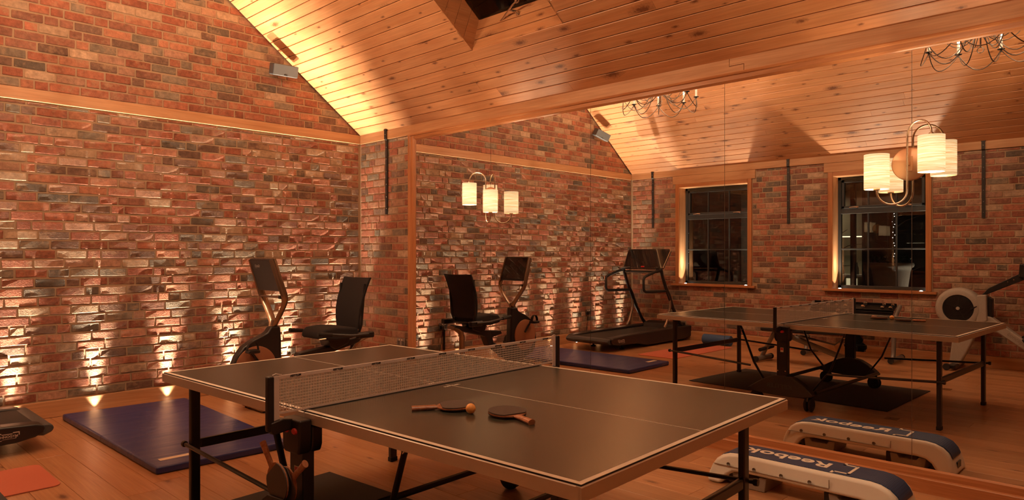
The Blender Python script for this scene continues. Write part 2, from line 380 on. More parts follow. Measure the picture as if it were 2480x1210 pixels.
# ------------------------------------------------------------------ bricks
PITCH = 0.0802
def brick_mesh(seed, rough):
    rnd = random.Random(seed); cxs = [-.5, -.472, rnd.uniform(-.2, .2), .472, .5]; czs = [-.5, -.40, .40, .5]; nx, nz = 5, 4; V = []; Fc = []
    chip = rnd.choice([-1, -1, 0, 1, 2, 3]) if rough > 1 else -1
    for j in range(nz):
        for i in range(nx):
            x, z = cxs[i], czs[j] * 0.068; ex = i in (0, nx - 1); ez = j in (0, nz - 1)
            if ex: x *= 1.006 - rnd.uniform(0, 0.03)
            if ez: z *= 1.02 - rnd.uniform(0, 0.08 * rough + .04)
            if ex and ez: z *= .97; x *= .985
            y = rnd.uniform(-.00025, .00025) * rough
            if ex or ez: y += 0.0022 * rnd.uniform(0.3, 1.2)
            V.append((x, y, z))
    if chip >= 0:
        ci, cj = (1 if chip % 2 else nx - 2), (1 if chip < 2 else nz - 2); k = cj * nx + ci; V[k] = (V[k][0] * .86, V[k][1] + .004, V[k][2] * .8)
    for j in range(nz - 1):
        for i in range(nx - 1): a = j * nx + i; Fc.append((a, a + 1, a + nx + 1, a + nx))
    per = [i for i in range(nx)] + [j * nx + nx - 1 for j in range(1, nz)] + [(nz - 1) * nx + i for i in range(nx - 2, -1, -1)] + [j * nx for j in range(nz - 2, 0, -1)]
    o = len(V)
    for k in per: V.append((V[k][0] * 1.006, 0.030, V[k][2] * 1.01))
    n = len(per)
    for k in range(n): Fc.append((per[k], o + k, o + (k + 1) % n, per[(k + 1) % n]))
    return V, Fc
BV = {'rough': [brick_mesh(i, 1.6) for i in range(18)], 'fair': [brick_mesh(100 + i, 0.8) for i in range(14)]}
BMESH = {}
for kk, lst in BV.items():
    BMESH[kk] = []
    for V, Fc in lst:
        me = bpy.data.meshes.new('brick'); me.from_pydata(V, [], Fc); me.materials.append(MT['brick']); BMESH[kk].append(me)
BCOL = [((.36, .135, .082), 20), ((.29, .100, .060), 18), ((.41, .180, .110), 13), ((.40, .225, .155), 14), ((.26, .115, .078), 12),
        ((.185, .108, .078), 9), ((.135, .104, .080), 6), ((.22, .172, .128), 7), ((.44, .31, .215), 8)]
BW = [c[1] for c in BCOL]
def fill_row(a, b, joints, rnd):
    out = []; x = a
    while x < b - .035:
        kind = 'H' if rnd.random() < .30 else 'S'; ln = (.105 if kind == 'H' else .228) + rnd.uniform(-.008, .008)
        e = x + ln
        if any(abs(e - q) < .035 for q in joints):
            ln = (.228 if kind == 'H' else .105) + rnd.uniform(-.008, .008); e = x + ln
            if any(abs(e - q) < .03 for q in joints): ln = .155 + rnd.uniform(-.01, .01); e = x + ln
        if e > b - .06: e = b; ln = e - x
        if ln > .29: e = x + ln * .5; ln *= .5
        out.append((x, e - .0125)); x = e
    return out
def lay_bricks(parent, kind, a, b, z0, z1, place, holes=(), clip=None, seed=1, proud=0.006, maxpart=300):
    """place(u, z, rnd) gives the matrix of a brick at u along the wall"""
    rnd = random.Random(seed); prev = []; items = []; z = z0; row = 0
    while z + .03 < z1:
        h = min(PITCH, z1 - z); zc = z + h / 2; segs = [(a, b)]
        for (h0, h1, hz0, hz1) in holes:
            if z + h > hz0 + .01 and z < hz1 - .01:
                ns = []
                for s0, s1 in segs:
                    if h0 > s0: ns.append((s0, min(s1, h0)))
                    if h1 < s1: ns.append((max(s0, h1), s1))
                segs = [q for q in ns if q[1] - q[0] > .03]
        js = []
        for s0, s1 in segs:
            st = s0
            for (x0, x1) in fill_row(st, s1, prev, rnd):
                js.append(x1 + .0125)
                if clip and not clip((x0 + x1) / 2, z): continue
                m = place((x0 + x1) / 2, zc) @ Matrix.Translation((0, rnd.uniform(-proud, proud), rnd.uniform(-.0015, .0015))) @ Euler((rnd.uniform(-.012, .012), rnd.uniform(-.009, .009), rnd.uniform(-.005, .005))).to_matrix().to_4x4() @ Matrix.Diagonal(((x1 - x0), 1, (h - .0125) / .068 * 1.0, 1))
                v = rnd.randrange(len(BV[kind])); c = rnd.choices(BCOL, BW)[0][0]; k = rnd.uniform(.76, 1.06); c = tuple(q * k for q in c)
                items.append((m, v, c))
        prev = js; z += PITCH; row += 1
    def score(it):
        p = it[0].translation; best = 0
        for mir in (0, 1):
            q = P2(2 * M - p.x if mir else p.x, p.y, p.z)
            if q and -30 < q[0] < 2510 and -30 < q[1] < 1240:
                if mir and q[0] < 1000: continue
                if not mir and parent.name.startswith('wall_left'): continue
                best = max(best, 1.0 / q[2])
        return best
    items.sort(key=score, reverse=True)
    for m, v, c in items[:maxpart]:
        o = bpy.data.objects.new('brick', BMESH[kind][v]); COL.objects.link(o); o.parent = parent; o.matrix_world = m; o.color = (*c, 1)
    rest = items[maxpart:]
    if rest:
        vs, fs, cols = [], [], []
        for m, v, c in rest:
            V, Fc = BV[kind][v]; o = len(vs); vs += [tuple(m @ Vector(p)) for p in V]; fs += [tuple(i + o for i in f) for f in Fc]; cols += [c] * len(V)
        me = bpy.data.meshes.new('bricks'); me.from_pydata(vs, [], fs); at = me.attributes.new('bcol', 'FLOAT_COLOR', 'POINT')
        at.data.foreach_set('color', [q for c in cols for q in (*c, 1.0)]); me.materials.append(MT['bricks'])
        o = bpy.data.objects.new('bricks', me); COL.objects.link(o); o.parent = parent; o['kind'] = 'stuff'

def roofz(x): return ZT + SL * (M - x if x > XR else x - L)
# back wall (gable)
wb = struct(MB().prism([(L - .1, 0), (M + .1, 0), (M + .1, ZT - .03), (XR, roofz(XR) + .03), (L - .1, ZT - .03)], 'y', B + .0185, B + .16).build('wall_back', 'mortar'),
            'reclaimed red brick gable wall lit from the floor')
lay_bricks(wb, 'rough', L + .004, M - .004, .146, ZB - .004, lambda u, z: Matrix.Translation((u, B + .0118, z)), seed=3, proud=.0028)
n0 = len(wb.children)
wg = struct(MB().bx(XR - .05, XR + .05, B + .06, B + .1, 3, 3.1).build('wall_gable', 'mortar'), 'upper triangle of the brick gable above the timber ledge')
lay_bricks(wg, 'fair', L + .004, M - .004, ZT + .004, 4.95, lambda u, z: Matrix.Translation((u, B + .012, z)), clip=lambda u, z: z < roofz(u) - .0, seed=11, proud=.0015)
# right wall: short brick pier, the rest is behind the mirror
wr = struct(MB().bx(M + .0165, M + .16, F, B + .05, 0, ZB + .04).build('wall_right', 'mortar'), 'brick pier in the corner beside the mirror')
RM = Matrix.Rotation(-pi / 2, 4, 'Z')
lay_bricks(wr, 'fair', 6.012, B + .012, .146, ZB - .002, lambda u, z: Matrix.Translation((M + .010, u, z)) @ RM, seed=21, proud=.0018)
# left wall with two windows
W = {1: (4.827, 6.005), 2: (2.421, 3.572)}; WZ0, WZ1, WD = 0.905, 2.475, 0.20
wl = MB(); ys = [F]
for k in (2, 1): ys += [W[k][0] - .0155, W[k][1] + .0155]
ys.append(B + .05)
for i in range(0, 6, 2): wl.bx(L - .30, L - .0165, ys[i] - (.0 if i == 0 else .0), ys[i + 1], 0, ZB + .04)
for k in (1, 2): wl.bx(L - .30, L - .0165, W[k][0] - .02, W[k][1] + .02, 0, WZ0 - .033).bx(L - .30, L - .0165, W[k][0] - .02, W[k][1] + .02, WZ1 + .0155, ZB + .04)
wl = struct(wl.build('wall_left', 'mortar'), 'brick wall with two dark windows')
LM = Matrix.Rotation(pi / 2, 4, 'Z')
holes = []
for k in (1, 2):
    y0, y1 = W[k]; holes += [(y0 - .067, y1 + .067, WZ0 - .035, 2.54), (y0 - .125, y1 + .125, 2.54, 2.7), (y0 - .135, y1 + .13, WZ0 - .035, WZ0)]
lay_bricks(wl, 'fair', .2, B - .004, .146, ZB - .002, lambda u, z: Matrix.Translation((L - .010, u, z)) @ LM, holes=holes, seed=31, proud=.0018)
wf = struct(MB().prism([(L - .1, 0), (M + .1, 0), (M + .1, ZT), (XR, roofz(XR) + .03), (L - .1, ZT)], 'y', F - .15, F).build('wall_front', plain('rendered_wall', (.40, .24, .14), .85)), 'plain wall behind the camera')

# ------------------------------------------------------------------ floor boards
fl = struct(MB().bx(L - .02, M + .02, F, B + .02, -.06, -.016).build('floor', 'blackmatt'), 'oak board floor')
rnd = random.Random(5); wpl = .1885; ni = int(math.ceil((M - L) / wpl))
for i in range(ni):
    x0 = L + i * wpl; x1 = min(x0 + wpl, M); y = F; end = F + rnd.uniform(.4, 2.0)
    while y < B - .001:
        e = min(end, B); 
        if B - e < .5: e = B
        ln = e - y; hw = (x1 - x0) / 2 - .0006; hl = ln / 2 - .0006; c = .0014
        mb = MB(); mb.add([(-hl, -hw, -.016), (hl, -hw, -.016), (hl, hw, -.016), (-hl, hw, -.016), (-hl, -hw, -c), (hl, -hw, -c), (hl, hw, -c), (-hl, hw, -c),
                           (-hl + c, -hw + c, 0), (hl - c, -hw + c, 0), (hl - c, hw - c, 0), (-hl + c, hw - c, 0)],
                          [(3, 2, 1, 0), (0, 1, 5, 4), (1, 2, 6, 5), (2, 3, 7, 6), (3, 0, 4, 7), (4, 5, 9, 8), (5, 6, 10, 9), (6, 7, 11, 10), (7, 4, 8, 11), (8, 9, 10, 11)])
        o = mb.build('plank', 'oakfloor', fl, recalc=False); o.location = ((x0 + x1) / 2, (y + e) / 2, 0); o.rotation_euler = (0, 0, pi / 2)
        y = e; end = e + rnd.uniform(1.3, 2.3)

# ------------------------------------------------------------------ ceiling boards
ce = sempty('ceiling', 'pitched ceiling of knotty pine boards')
SKY = (2.95, 4.111, 3.44, 4.456)                        # skylight opening in x and y
sl_len = (M - XR) / cos(TH)
RS = frame(M, 0, ZT, (0, 1, 0), (-cos(TH), 0, sin(TH))); LS = frame(L, 0, ZT, (0, -1, 0), (cos(TH), 0, sin(TH)))
def board(parent, M4, x0, x1, y0, y1, mat='pine', name='plank', th=.016):
    hw = (y1 - y0) / 2 - .0027; hl = (x1 - x0) / 2 - .0008; c = .0035
    pr = [(-hw, th), (-hw, c), (-hw + c, 0), (hw - c, 0), (hw, c), (hw, th)]
    mb = MB(); vs = [(-hl, a, b) for a, b in pr] + [(hl, a, b) for a, b in pr]
    mb.add(vs, [tuple(range(6)), tuple(range(6, 12))[::-1]] + [(i, 6 + i, 6 + (i + 1) % 6, (i + 1) % 6) for i in range(6)])
    o = mb.build(name, mat, parent, recalc=True); o.matrix_world = M4 @ Matrix.Translation(((x0 + x1) / 2, (y0 + y1) / 2, 0)); return o
bw = .10725; rnd = random.Random(9)
s_lo = (M - SKY[1]) / cos(TH); s_hi = (M - SKY[0]) / cos(TH)
for side, M4 in ((0, RS), (1, LS)):
    for k in range(int(sl_len / bw) + 1):
        y0, y1 = k * bw, min((k + 1) * bw, sl_len)
        if y1 - y0 < .02: continue
        a, b = (F, B - .004) if side == 0 else (-(B - .004), -F)
        segs = [(a, b)]
        if side == 0 and y0 > s_lo - .03 and y1 < s_hi + .03: segs = [(a, SKY[2]), (SKY[3], b)]
        for s0, s1 in segs:
            cuts = [s0]; x = s0 + rnd.uniform(1.5, 4.5)
            while x < s1 - 1.0: cuts.append(x); x += rnd.uniform(3.6, 4.8)
            cuts.append(s1)
            for q in range(len(cuts) - 1): board(ce, M4, cuts[q], cuts[q + 1], y0, y1)
MT['deck'] = plain('dark_roof_deck', (.03, .012, .006), .9)
dk = MB()
dk.bx(F, SKY[2] - .02, -.1, sl_len, .017, .05, RS).bx(SKY[3] + .02, B, -.1, sl_len, .017, .05, RS).bx(SKY[2] - .02, SKY[3] + .02, -.1, s_lo - .03, .017, .05, RS).bx(SKY[2] - .02, SKY[3] + .02, s_hi + .03, sl_len, .017, .05, RS)
dk.bx(-B, -F, -.1, sl_len, .017, .05, LS)
dk.build('roof_deck', 'deck', ce)
# skylight: boarded reveal, dark glass, chain winder
sky = sempty('window_3', 'boarded roof window with dark glass'); D = .355
bs0, bs1 = s_lo, s_lo + .35 * sin(TH) - .0
low = frame(SKY[1], 0, roofz(SKY[1]), (0, 1, 0), (.08, 0, D - .07))
hl = sqrt(.08 ** 2 + (D - .07) ** 2)
for k in range(3): board(sky, low, SKY[2], SKY[3], k * hl / 3, (k + 1) * hl / 3, name='reveal_plank')
px = [SKY[0] + (SKY[1] - SKY[0]) * i / 11 for i in range(12)]
for yy, sgn in ((SKY[2], -1), (SKY[3], 1)):
    for i in range(11):
        a, b = px[i] + .0015, px[i + 1] - .0015
        MB().prism([(a, roofz(a)), (b, roofz(b)), (b + .12, roofz(b) + .32), (a + .12, roofz(a) + .32)], 'y', yy, yy + sgn * .016).build('reveal_plank', 'pine', sky, bevel=.002, seg=1)
MB().prism([(SKY[0], roofz(SKY[0])), (SKY[0] - .016, roofz(SKY[0])), (SKY[0] + .06, roofz(SKY[0]) + .32), (SKY[0] + .08, roofz(SKY[0]) + .32)], 'y', SKY[2], SKY[3]).build('reveal_board', 'pine', sky)
gz = lambda x: roofz(x) + .345
MB().prism([(SKY[0] - .05, gz(SKY[0] - .05)), (SKY[1] + .11, gz(SKY[1] + .11)), (SKY[1] + .11, gz(SKY[1] + .11) + .01), (SKY[0] - .05, gz(SKY[0] - .05) + .01)], 'y', SKY[2] - .03, SKY[3] + .03).build('pane', 'glass', sky)
wi = MB()
WP = [(4.177, 4.171, 3.356), (4.126, 4.038, 3.395), (4.089, 3.941, 3.423), (4.071, 3.882, 3.436), (4.117, 4.019, 3.402), (4.144, 3.961, 3.381), (4.172, 3.959, 3.36)]
wi.tube([WP[0], WP[1]], .008, 8, rs=[.011, .007]).tube([WP[1], WP[2]], .01, 8).tube([WP[2], WP[3]], .007, 8)
wi.tube([WP[4], WP[5], WP[6]], .011, 8).tube([tuple(Vector(WP[6]) + Vector((.018 * cos(a), .018 * sin(a), 0))) for a in [2 * pi * i / 10 for i in range(10)]], .005, 6, closed=True)
wi.tube([tuple(Vector(WP[3]) + Vector((0, .022 * cos(a), .022 * sin(a)))) for a in [2 * pi * i / 10 for i in range(10)]], .005, 6, closed=True)
wi.build('winder', 'chrome', sky, smooth=True)

# ------------------------------------------------------------------ timber plates, ledge, skirtings
yj = 2.33
zj = ZB + .049
far_p = [(B, ZB), (B, ZT + .01), (yj + .002, ZT + .01), (yj + .002, zj - .002), (yj - .107, zj - .002), (yj - .107, ZB)]
near_p = [(F, ZB), (yj - .111, ZB), (yj - .111, zj + .002), (yj - .002, zj + .002), (yj - .002, ZT + .01), (F, ZT + .01)]
struct(MB().prism(far_p, 'x', M - .004, M + .1).build('trim_1', 'beamy'), 'timber wall plate above the mirror, far length up to the scarf joint')
struct(MB().prism(near_p, 'x', M - .004, M + .1).build('trim_4', 'beamy'), 'timber wall plate above the mirror, near length from the scarf joint')
struct(MB().bx(L - .1, L + .006, F, B, ZB, ZT + .01).build('trim_2', 'beamy', bevel=.003, seg=1), 'timber wall plate above the windows')
struct(MB().bx(L + .007, M - .005, B - .008, B + .1, ZB, ZT).build('trim_3', 'beamx', bevel=.003, seg=1), 'timber ledge across the brick gable')
struct(MB().bx(L, M - .0, B, B + .018, 0, .142).build('baseboard_back', 'beamx', bevel=.004), 'oak skirting under the brick gable')
struct(MB().bx(M, M + .018, 6.007, B, 0, .142).build('baseboard_right', 'beamy', bevel=.004), 'oak skirting under the brick pier')
struct(MB().bx(L - .018, L, F, B, 0, .142).build('baseboard_left', 'beamy', bevel=.004), 'oak skirting under the windows')
struct(MB().bx(L, M, F, F + .018, 0, .142).build('baseboard_front', 'beamx', bevel=.004))

# ------------------------------------------------------------------ mirror
mi = thing('wall_mirror', 'tall mirror of joined panels in a stained wooden frame along one wall', 'mirror', (M, 2.4, 0))
J = [5.897, 4.754, 3.564, 2.367, 1.174, -.016, -1.206, -2.396]
def ch(o, p):
    mw = o.matrix_world.copy(); o.parent = p; o.matrix_parent_inverse = Matrix.Translation(p.location).inverted() if p.rotation_euler.z == 0 else p.matrix_world.inverted(); return o
for i in range(len(J) - 1):
    ch(MB().bx(M, M + .006, J[i + 1] + .0016, J[i] - .0016, .134, 2.606).build('mirror_panel', 'mirror'), mi)
ch(MB().bx(M + .0065, M + .014, J[-1], J[0], .13, 2.61).build('backing', 'steelplate'), mi)
hp = [(M + .018, 2.668), (M - .026, 2.668), (M - .030, 2.660), (M - .026, 2.650), (M - .016, 2.646), (M - .014, 2.622), (M - .014, 2.618), (M - .007, 2.608), (M - .001, 2.602), (M - .001, 2.600), (M + .018, 2.600)]
ch(MB().prism(hp, 'y', J[-1], 6.006).build('head_rail', 'trimy'), mi)
jp = [(M + .018, 6.006), (M - .022, 6.006), (M - .028, 5.998), (M - .024, 5.975), (M - .018, 5.968), (M - .018, 5.925), (M - .012, 5.918), (M - .012, 5.905), (M - .001, 5.896), (M + .018, 5.896)]
ch(MB().prism(jp, 'z', 0, 2.668).build('jamb', 'trimz'), mi)
bp = [(M + .018, 0), (M - .035, 0), (M - .035, .080), (M - .031, .085), (M - .013, .088), (M - .013, .128), (M - .009, .133), (M - .001, .138), (M + .018, .138)]
ch(MB().prism(bp, 'y', J[-1], 5.90).build('bottom_rail', 'trimy'), mi)
ch(MB().bx(M - .03, M + .018, F, J[-1], 0, 2.668).build('jamb', 'trimz'), mi)

# ------------------------------------------------------------------ windows in the left wall
def window(k):
    y0, y1 = W[k]; wdw = sempty('window_%d' % k, ['', 'dark window nearer the brick gable', 'dark window with the planter outside'][k])
    cw = .067; xo, xi = L + .012, L - WD
    MB().bx(L - .02, L + .004, y0 - .123, y1 + .123, 2.536, ZB - .001).build('lintel', 'beamy', wdw, bevel=.003)
    for a, b in ((y0 - cw, y0 - .001), (y1 + .001, y1 + cw)):
        MB().bx(L - .02, xo, a, b, WZ0, 2.535).build('casing', 'trimz', wdw, bevel=.005)
    MB().bx(L - .02, xo + .001, y0 - .001, y1 + .001, WZ1, 2.535).build('casing', 'trimy', wdw, bevel=.005)
    for a, b in ((y0 - .015, y0), (y1, y1 + .015)): MB().bx(xi - .08, L - .021, a, b, WZ0, WZ1).build('reveal_board', 'beamz', wdw)
    MB().bx(xi - .08, L - .021, y0, y1, WZ1, WZ1 + .015).build('reveal_board', 'beamy', wdw)
    MB().bx(xi - .08, L - .02, y0, y1, WZ0 - .032, WZ0 - .0).bx(L - .02, L + .05, y0 - .13, y1 + .13, WZ0 - .032, WZ0).build('sill', 'trimy', wdw, bevel=.004)
    fr = MB(); X0, X1 = xi - .05, xi; fw = .045
    fr.bx(X0, X1, y0, y0 + fw, WZ0, WZ1).bx(X0, X1, y1 - fw, y1, WZ0, WZ1).bx(X0, X1, y0, y1, WZ0, WZ0 + fw).bx(X0, X1, y0, y1, WZ1 - fw, WZ1)
    fr.bx(X0, X1 + .004, y0 + fw, y1 - fw, 1.955, 2.03)
    c0, c1 = y0 + fw, y1 - fw; v = [c0 + (c1 - c0) / 3, c0 + 2 * (c1 - c0) / 3]
    frame_o = fr.build('window_frame', 'windowframe', wdw, bevel=.004)
    sa = MB()                                            # opening sash ring in the top band
    sa.bx(X1 - .03, X1 + .012, c0 + .01, c1 - .01, 2.03, 2.065).bx(X1 - .03, X1 + .012, c0 + .01, c1 - .01, WZ1 - fw - .035, WZ1 - fw)
    sa.bx(X1 - .03, X1 + .012, c0 + .01, c0 + .045, 2.03, WZ1 - fw).bx(X1 - .03, X1 + .012, c1 - .045, c1 - .01, 2.03, WZ1 - fw)
    sa.build('sash', 'windowframe', wdw, bevel=.004)
    for q in v: MB().bx(X1 - .03, X1 - .006, q - .011, q + .011, WZ0 + fw, WZ1 - fw).build('glazing_bar', 'windowframe', wdw, bevel=.003, seg=1)
    MB().bx(X1 - .03, X1 - .003, c0, c1, 1.449, 1.469).build('glazing_bar', 'windowframe', wdw, bevel=.003, seg=1)
    cols = [c0, v[0], v[1], c1]; rows = [(WZ0 + fw, 1.455), (1.463, 1.955), (2.065, WZ1 - fw - .035)]
    for i in range(3):
        for (a, b) in rows: MB().bx(X1 - .022, X1 - .018, cols[i] + .002, cols[i + 1] - .002, a, b).build('pane', 'glass', wdw)
    for yy in (c0 + .17, c1 - .22):
        hnd = MB().bx(X1 + .012, X1 + .03, yy - .02, yy + .02, 2.035, 2.055).tube([(X1 + .03, yy - .01, 2.045), (X1 + .04, yy + .02, 2.046), (X1 + .035, yy + .10, 2.040)], .007, 6)
        hnd.tube([(X1 + .03, yy - .01, 2.045), (X1 + .05, yy - .02, 2.03)], .006, 6).build('handle', 'chrome', wdw, smooth=True)
    for yy in (y0 + .075, y1 - .06):
        MB().lathe([(0, .008), (.012, .008), (.019, .004), (.02, 0)], (L - .10, yy, WZ0), 14).build('uplight', 'led', wdw)
        sd = -1 if yy < (y0 + y1) / 2 else 1
        lamp('SPOT', 'sill_spot', (L - .10, yy, WZ0 + .014), P_SILL, LEDC, radius=.012, rot=Vector((.05, sd * .055, 1)).to_track_quat('-Z', 'Y').to_euler(), cone=.50, blend=1.0)
        lamp('SPOT', 'sill_spill', (L - .10, yy, WZ0 + .014), P_SILL * .75, LEDC, radius=.012, rot=Vector((.25, 0, 1)).to_track_quat('-Z', 'Y').to_euler(), cone=1.5, blend=.8)
    return wdw
def radians_(a): return a * pi / 180
for k in (1, 2): window(k)

# ------------------------------------------------------------------ floor uplights
UPX = [-.57, .04, .65, 1.26, 1.87, 2.48, 3.09, 3.70, 4.31]
UPL = ['small round floor uplight in the corner under the windows', 'small round floor uplight hidden behind the front of the treadmill', 'small round floor uplight behind the middle of the treadmill',
       'small round floor uplight behind the rounded rear end of the treadmill', 'small round floor uplight at the far corner of the blue mat, nearer the treadmill', 'small round floor uplight at the far corner of the blue mat, nearer the exercise bike',
       'small round floor uplight behind the screen end of the exercise bike', 'small round floor uplight behind the seat of the exercise bike', 'small round floor uplight in the corner beside the brick pier']
for x, lb in zip(UPX, UPL):
    t = thing('floor_uplight', lb, 'light', (x, B - .036, 0), group='floor uplights along the brick wall')
    MB().lathe([(.021, 0), (.026, .0), (.026, .003), (.021, .004), (.019, .001)], n=18).build('bezel', 'chrome', t, smooth=True)
    MB().lathe([(0, .003), (.012, .003), (.020, .001)], n=18).build('lens', 'led', t)
    lamp('SPOT', 'uplight_spot', (0, 0, .012), P_UP * 1.9, LEDC, parent=t, radius=.010, rot=(pi + .078, 0, 0), cone=.30, blend=1.0)
    lamp('SPOT', 'uplight_mid', (0, 0, .012), P_UP * 1.9, LEDC, parent=t, radius=.010, rot=(pi + .07, 0, 0), cone=.60, blend=1.0)
    lamp('SPOT', 'uplight_spill', (0, .006, .010), P_UP * .055, LEDC, parent=t, radius=.010, rot=(pi + .05, 0, 0), cone=1.25, blend=1.0)

# ------------------------------------------------------------------ table tennis table (local frame: x across, y along)
TX, TY, TA = 2.2109, 2.5986, 0.0441
tt = thing('table_tennis_table', 'dark table tennis table on black folding legs in the middle of the room', 'table', (TX, TY, 0), TA)
HW, HL = .7625, 1.37
for sg in (-1, 1):
    def Y(a, b): return (a, b) if sg > 0 else (-b, -a)
    y0, y1 = Y(.003, HL)
    MB().bx(-HW, HW, y0, y1, .7405, .7596).build('board', 'black', tt)
    MB().bx(-HW + .02, HW - .02, *Y(.003, HL - .02), .7590, .7600).build('playing_surface', 'table', tt)
    wl_ = MB().bx(-HW + .001, -HW + .02, y0, y1, .7592, .7601).bx(HW - .02, HW - .001, y0, y1, .7592, .7601)
    wl_.bx(-HW + .02, HW - .02, *Y(HL - .02, HL - .001), .7592, .7601).build('edge_line', 'offwhite', tt)
    MB().bx(-.0015, .0015, *Y(.012, HL - .02), .7598, .7603).build('centre_line', 'offwhite', tt)
    ap = [(0, .712), (.006, .712), (.006, .7525), (0, .7545), (-.014, .7545), (-.014, .7525), (-.004, .750), (-.004, .712)]
    for q in (-1, 1): MB().prism([(q * (HW + a), b) for a, b in ap], 'y', y0, y1 + sg * 0).build('apron', 'alu', tt)
    MB().prism([(sg * (HL + a), b) for a, b in ap], 'x', -HW - .006, HW + .006).build('apron', 'alu', tt)
    for a_, b_ in ((.04, .07), (HL - .20, HL - .17)): MB().bx(-HW + .05, HW - .05, *Y(a_, b_), .70, .7405).build('underframe', 'blackmetal', tt)
    for q in (-1, 1):
        MB().bx(q * .665 - .026, q * .665 + .026, sg * 1.22 - .016, sg * 1.22 + .016, .012, .715).build('leg', 'blackmetal', tt, bevel=.007)
        MB().bx(q * .665 - .028, q * .665 + .028, sg * 1.22 - .018, sg * 1.22 + .018, 0, .03).build('foot_cap', 'blackmatt', tt, bevel=.004)
        MB().tube([(q * .700, sg * 1.262, .385), (q * .700, sg * .36, .335)], .0105, 8).lathe([(0, -.012), (.016, -.01), (.018, 0), (.016, .01), (0, .012)], (q * .700, sg * 1.262, .385), 10, 'y').build('side_rod', 'blackmetal', tt, smooth=True)
        MB().tube([(q * .665, sg * .50, .735), (q * .64, sg * .476, .66), (q * .63, sg * .36, .36), (q * .66, sg * .22, .17)], (.016), 8, rs=[(.008, .017)] * 4).build('strut', 'blackmetal', tt, smooth=True)
        MB().lathe([(0, -.014), (.009, -.014), (.009, .014), (0, .014)], (q * .64, sg * .476, .66), 10, 'x').build('pivot_bolt', 'chrome', tt)
    MB().bx(-.64, .64, sg * 1.22 - .013, sg * 1.22 + .013, .360, .410).build('cross_bar', 'blackmetal', tt, bevel=.009)
    MB().tube([(-.75, sg * .28, .165), (.75, sg * .28, .165)], .014, 8, rs=[(.012, .018)] * 2).build('foot_bar', 'blackmetal', tt, smooth=True)
for q in (-1, 1):
    f = lambda a, b: (min(q * a, q * b), max(q * a, q * b))
    MB().bx(*f(.750, .802), -.048, .052, .20, .66).build('upright', 'black', tt, bevel=.006)
    hd = [(-.062, .738), (-.062, .63), (-.050, .60), (.052, .60), (.066, .63), (.066, .738)]
    MB().prism(hd, 'x', *f(.7705, .828)).prism([(-.062, .708), (-.062, .63), (-.050, .60), (.052, .60), (.066, .63), (.066, .708)], 'x', *f(.72, .7705)).build('upright_head', 'black', tt, bevel=.010)
    for vv in ((-.012, .050) if q > 0 else (-.028, .034)):
        MB().lathe([(0, .006), (.013, .006), (.017, 0), (.017, -.004)], (0, 0, 0), 14, 'x', Matrix.Translation((q * .828, vv, .692)) @ Matrix.Diagonal((q, 1.15, .8, 1))).build('release_button', 'red', tt)
    for vv in (-.03, .04): MB().lathe([(0, .003), (.006, .003), (.007, 0)], (0, 0, 0), 10, 'x', Matrix.Translation((q * .802, vv, .335)) @ Matrix.Diagonal((q, 1, 1, 1))).build('bolt', 'chrome', tt)
    arch = [(-.285, .150), (-.25, .185), (-.19, .235), (-.11, .278), (-.02, .296), (.07, .288), (.15, .258), (.23, .212), (.30, .165), (.325, .148), (.31, .135), (.24, .118), (.02, .108), (-.20, .118), (-.275, .135)]
    MB().prism(arch, 'x', *f(.735, .822)).build('arched_foot', 'footgrey', tt, bevel=.008)
    lg = text_mesh('KETTLER', .052, .0012, 'darkgrey', 'lettering', tt, frame(q * .8225, .02, .195, (0, q, 0), (0, 0, 1)), bold=.0006, xs=1.15)
    stk = MB().bx(*f(.8015, .8028), -.012, .016, .505, .545).build('sticker', 'offwhite', tt)
    MB().bx(*f(.8028, .8032), -.009, .013, .522, .541).build('sticker_print', 'red', tt)
    for vv, an in ((-.235, pi / 2 if q > 0 else .15), (.255, .25 if q > 0 else .1)):
        cs = MB(); R = Matrix.Translation((q * .778, vv, .062)) @ Matrix.Rotation(an, 4, 'Z')
        for xx in (-.020, .020): cs.lathe([(0, -.011), (.052, -.011), (.060, -.006), (.062, 0), (.060, .006), (.052, .011), (0, .011)], (xx, 0, 0), 22, 'x', R)
        cs.build('caster_wheel', 'blackmatt', tt, smooth=True)
        MB().bx(-.006, .006, -.02, .02, -.005, .075, R).prism([(-.045, .03), (.045, .03), (.03, .068), (-.03, .068)], 'x', -.008, .008, R).build('caster_fork', 'black', tt, bevel=.003)
hd = MB().prism([(-.10, .355), (.06, .355), (.09, .39), (.09, .42), (.05, .445), (-.08, .45), (-.12, .42), (-.12, .39)], 'x', -.902, -.895).prism([(-.11, .36), (.07, .36), (.10, .42), (-.13, .43)], 'x', -.848, -.840)
hd.bx(-.90, -.84, -.11, .07, .355, .37).bx(-.842, -.802, -.05, .02, .36, .41).build('bat_holder', 'blackmatt', tt, bevel=.005)

# net
ne = thing('table_tennis_net', 'white corded net with printed tape across the middle of the table', 'net', (TX, TY, 0), TA)
NV = .014
for q in (-1, 1):
    f = lambda a, b: (min(q * a, q * b), max(q * a, q * b))
    MB().bx(*f(.897, .925), NV - .014, NV + .014, .700, .916).build('post', 'black', ne, bevel=.007)
    MB().prism([(.80, .700), (.90, .685), (.915, .70), (.915, .735), (.86, .745), (.80, .735)] if q > 0 else [(-.80, .700), (-.90, .685), (-.915, .70), (-.915, .735), (-.86, .745), (-.80, .735)], 'y', NV - .018, NV + .018).build('clamp_arm', 'black', ne, bevel=.006)
    MB().bx(*f(.870, .896), NV - .002, NV + .002, .738, .912).build('side_tape', 'tape', ne)
    MB().tube([(q * .90, NV, .917), (q * .885, NV, .922), (q * .86, NV, .915)], .0025, 6).build('tension_cord', 'tape', ne)
MB().bx(-.872, .872, NV - .003, NV + .003, .899, .9135).build('top_tape', 'tape', ne, bevel=.001, seg=1)
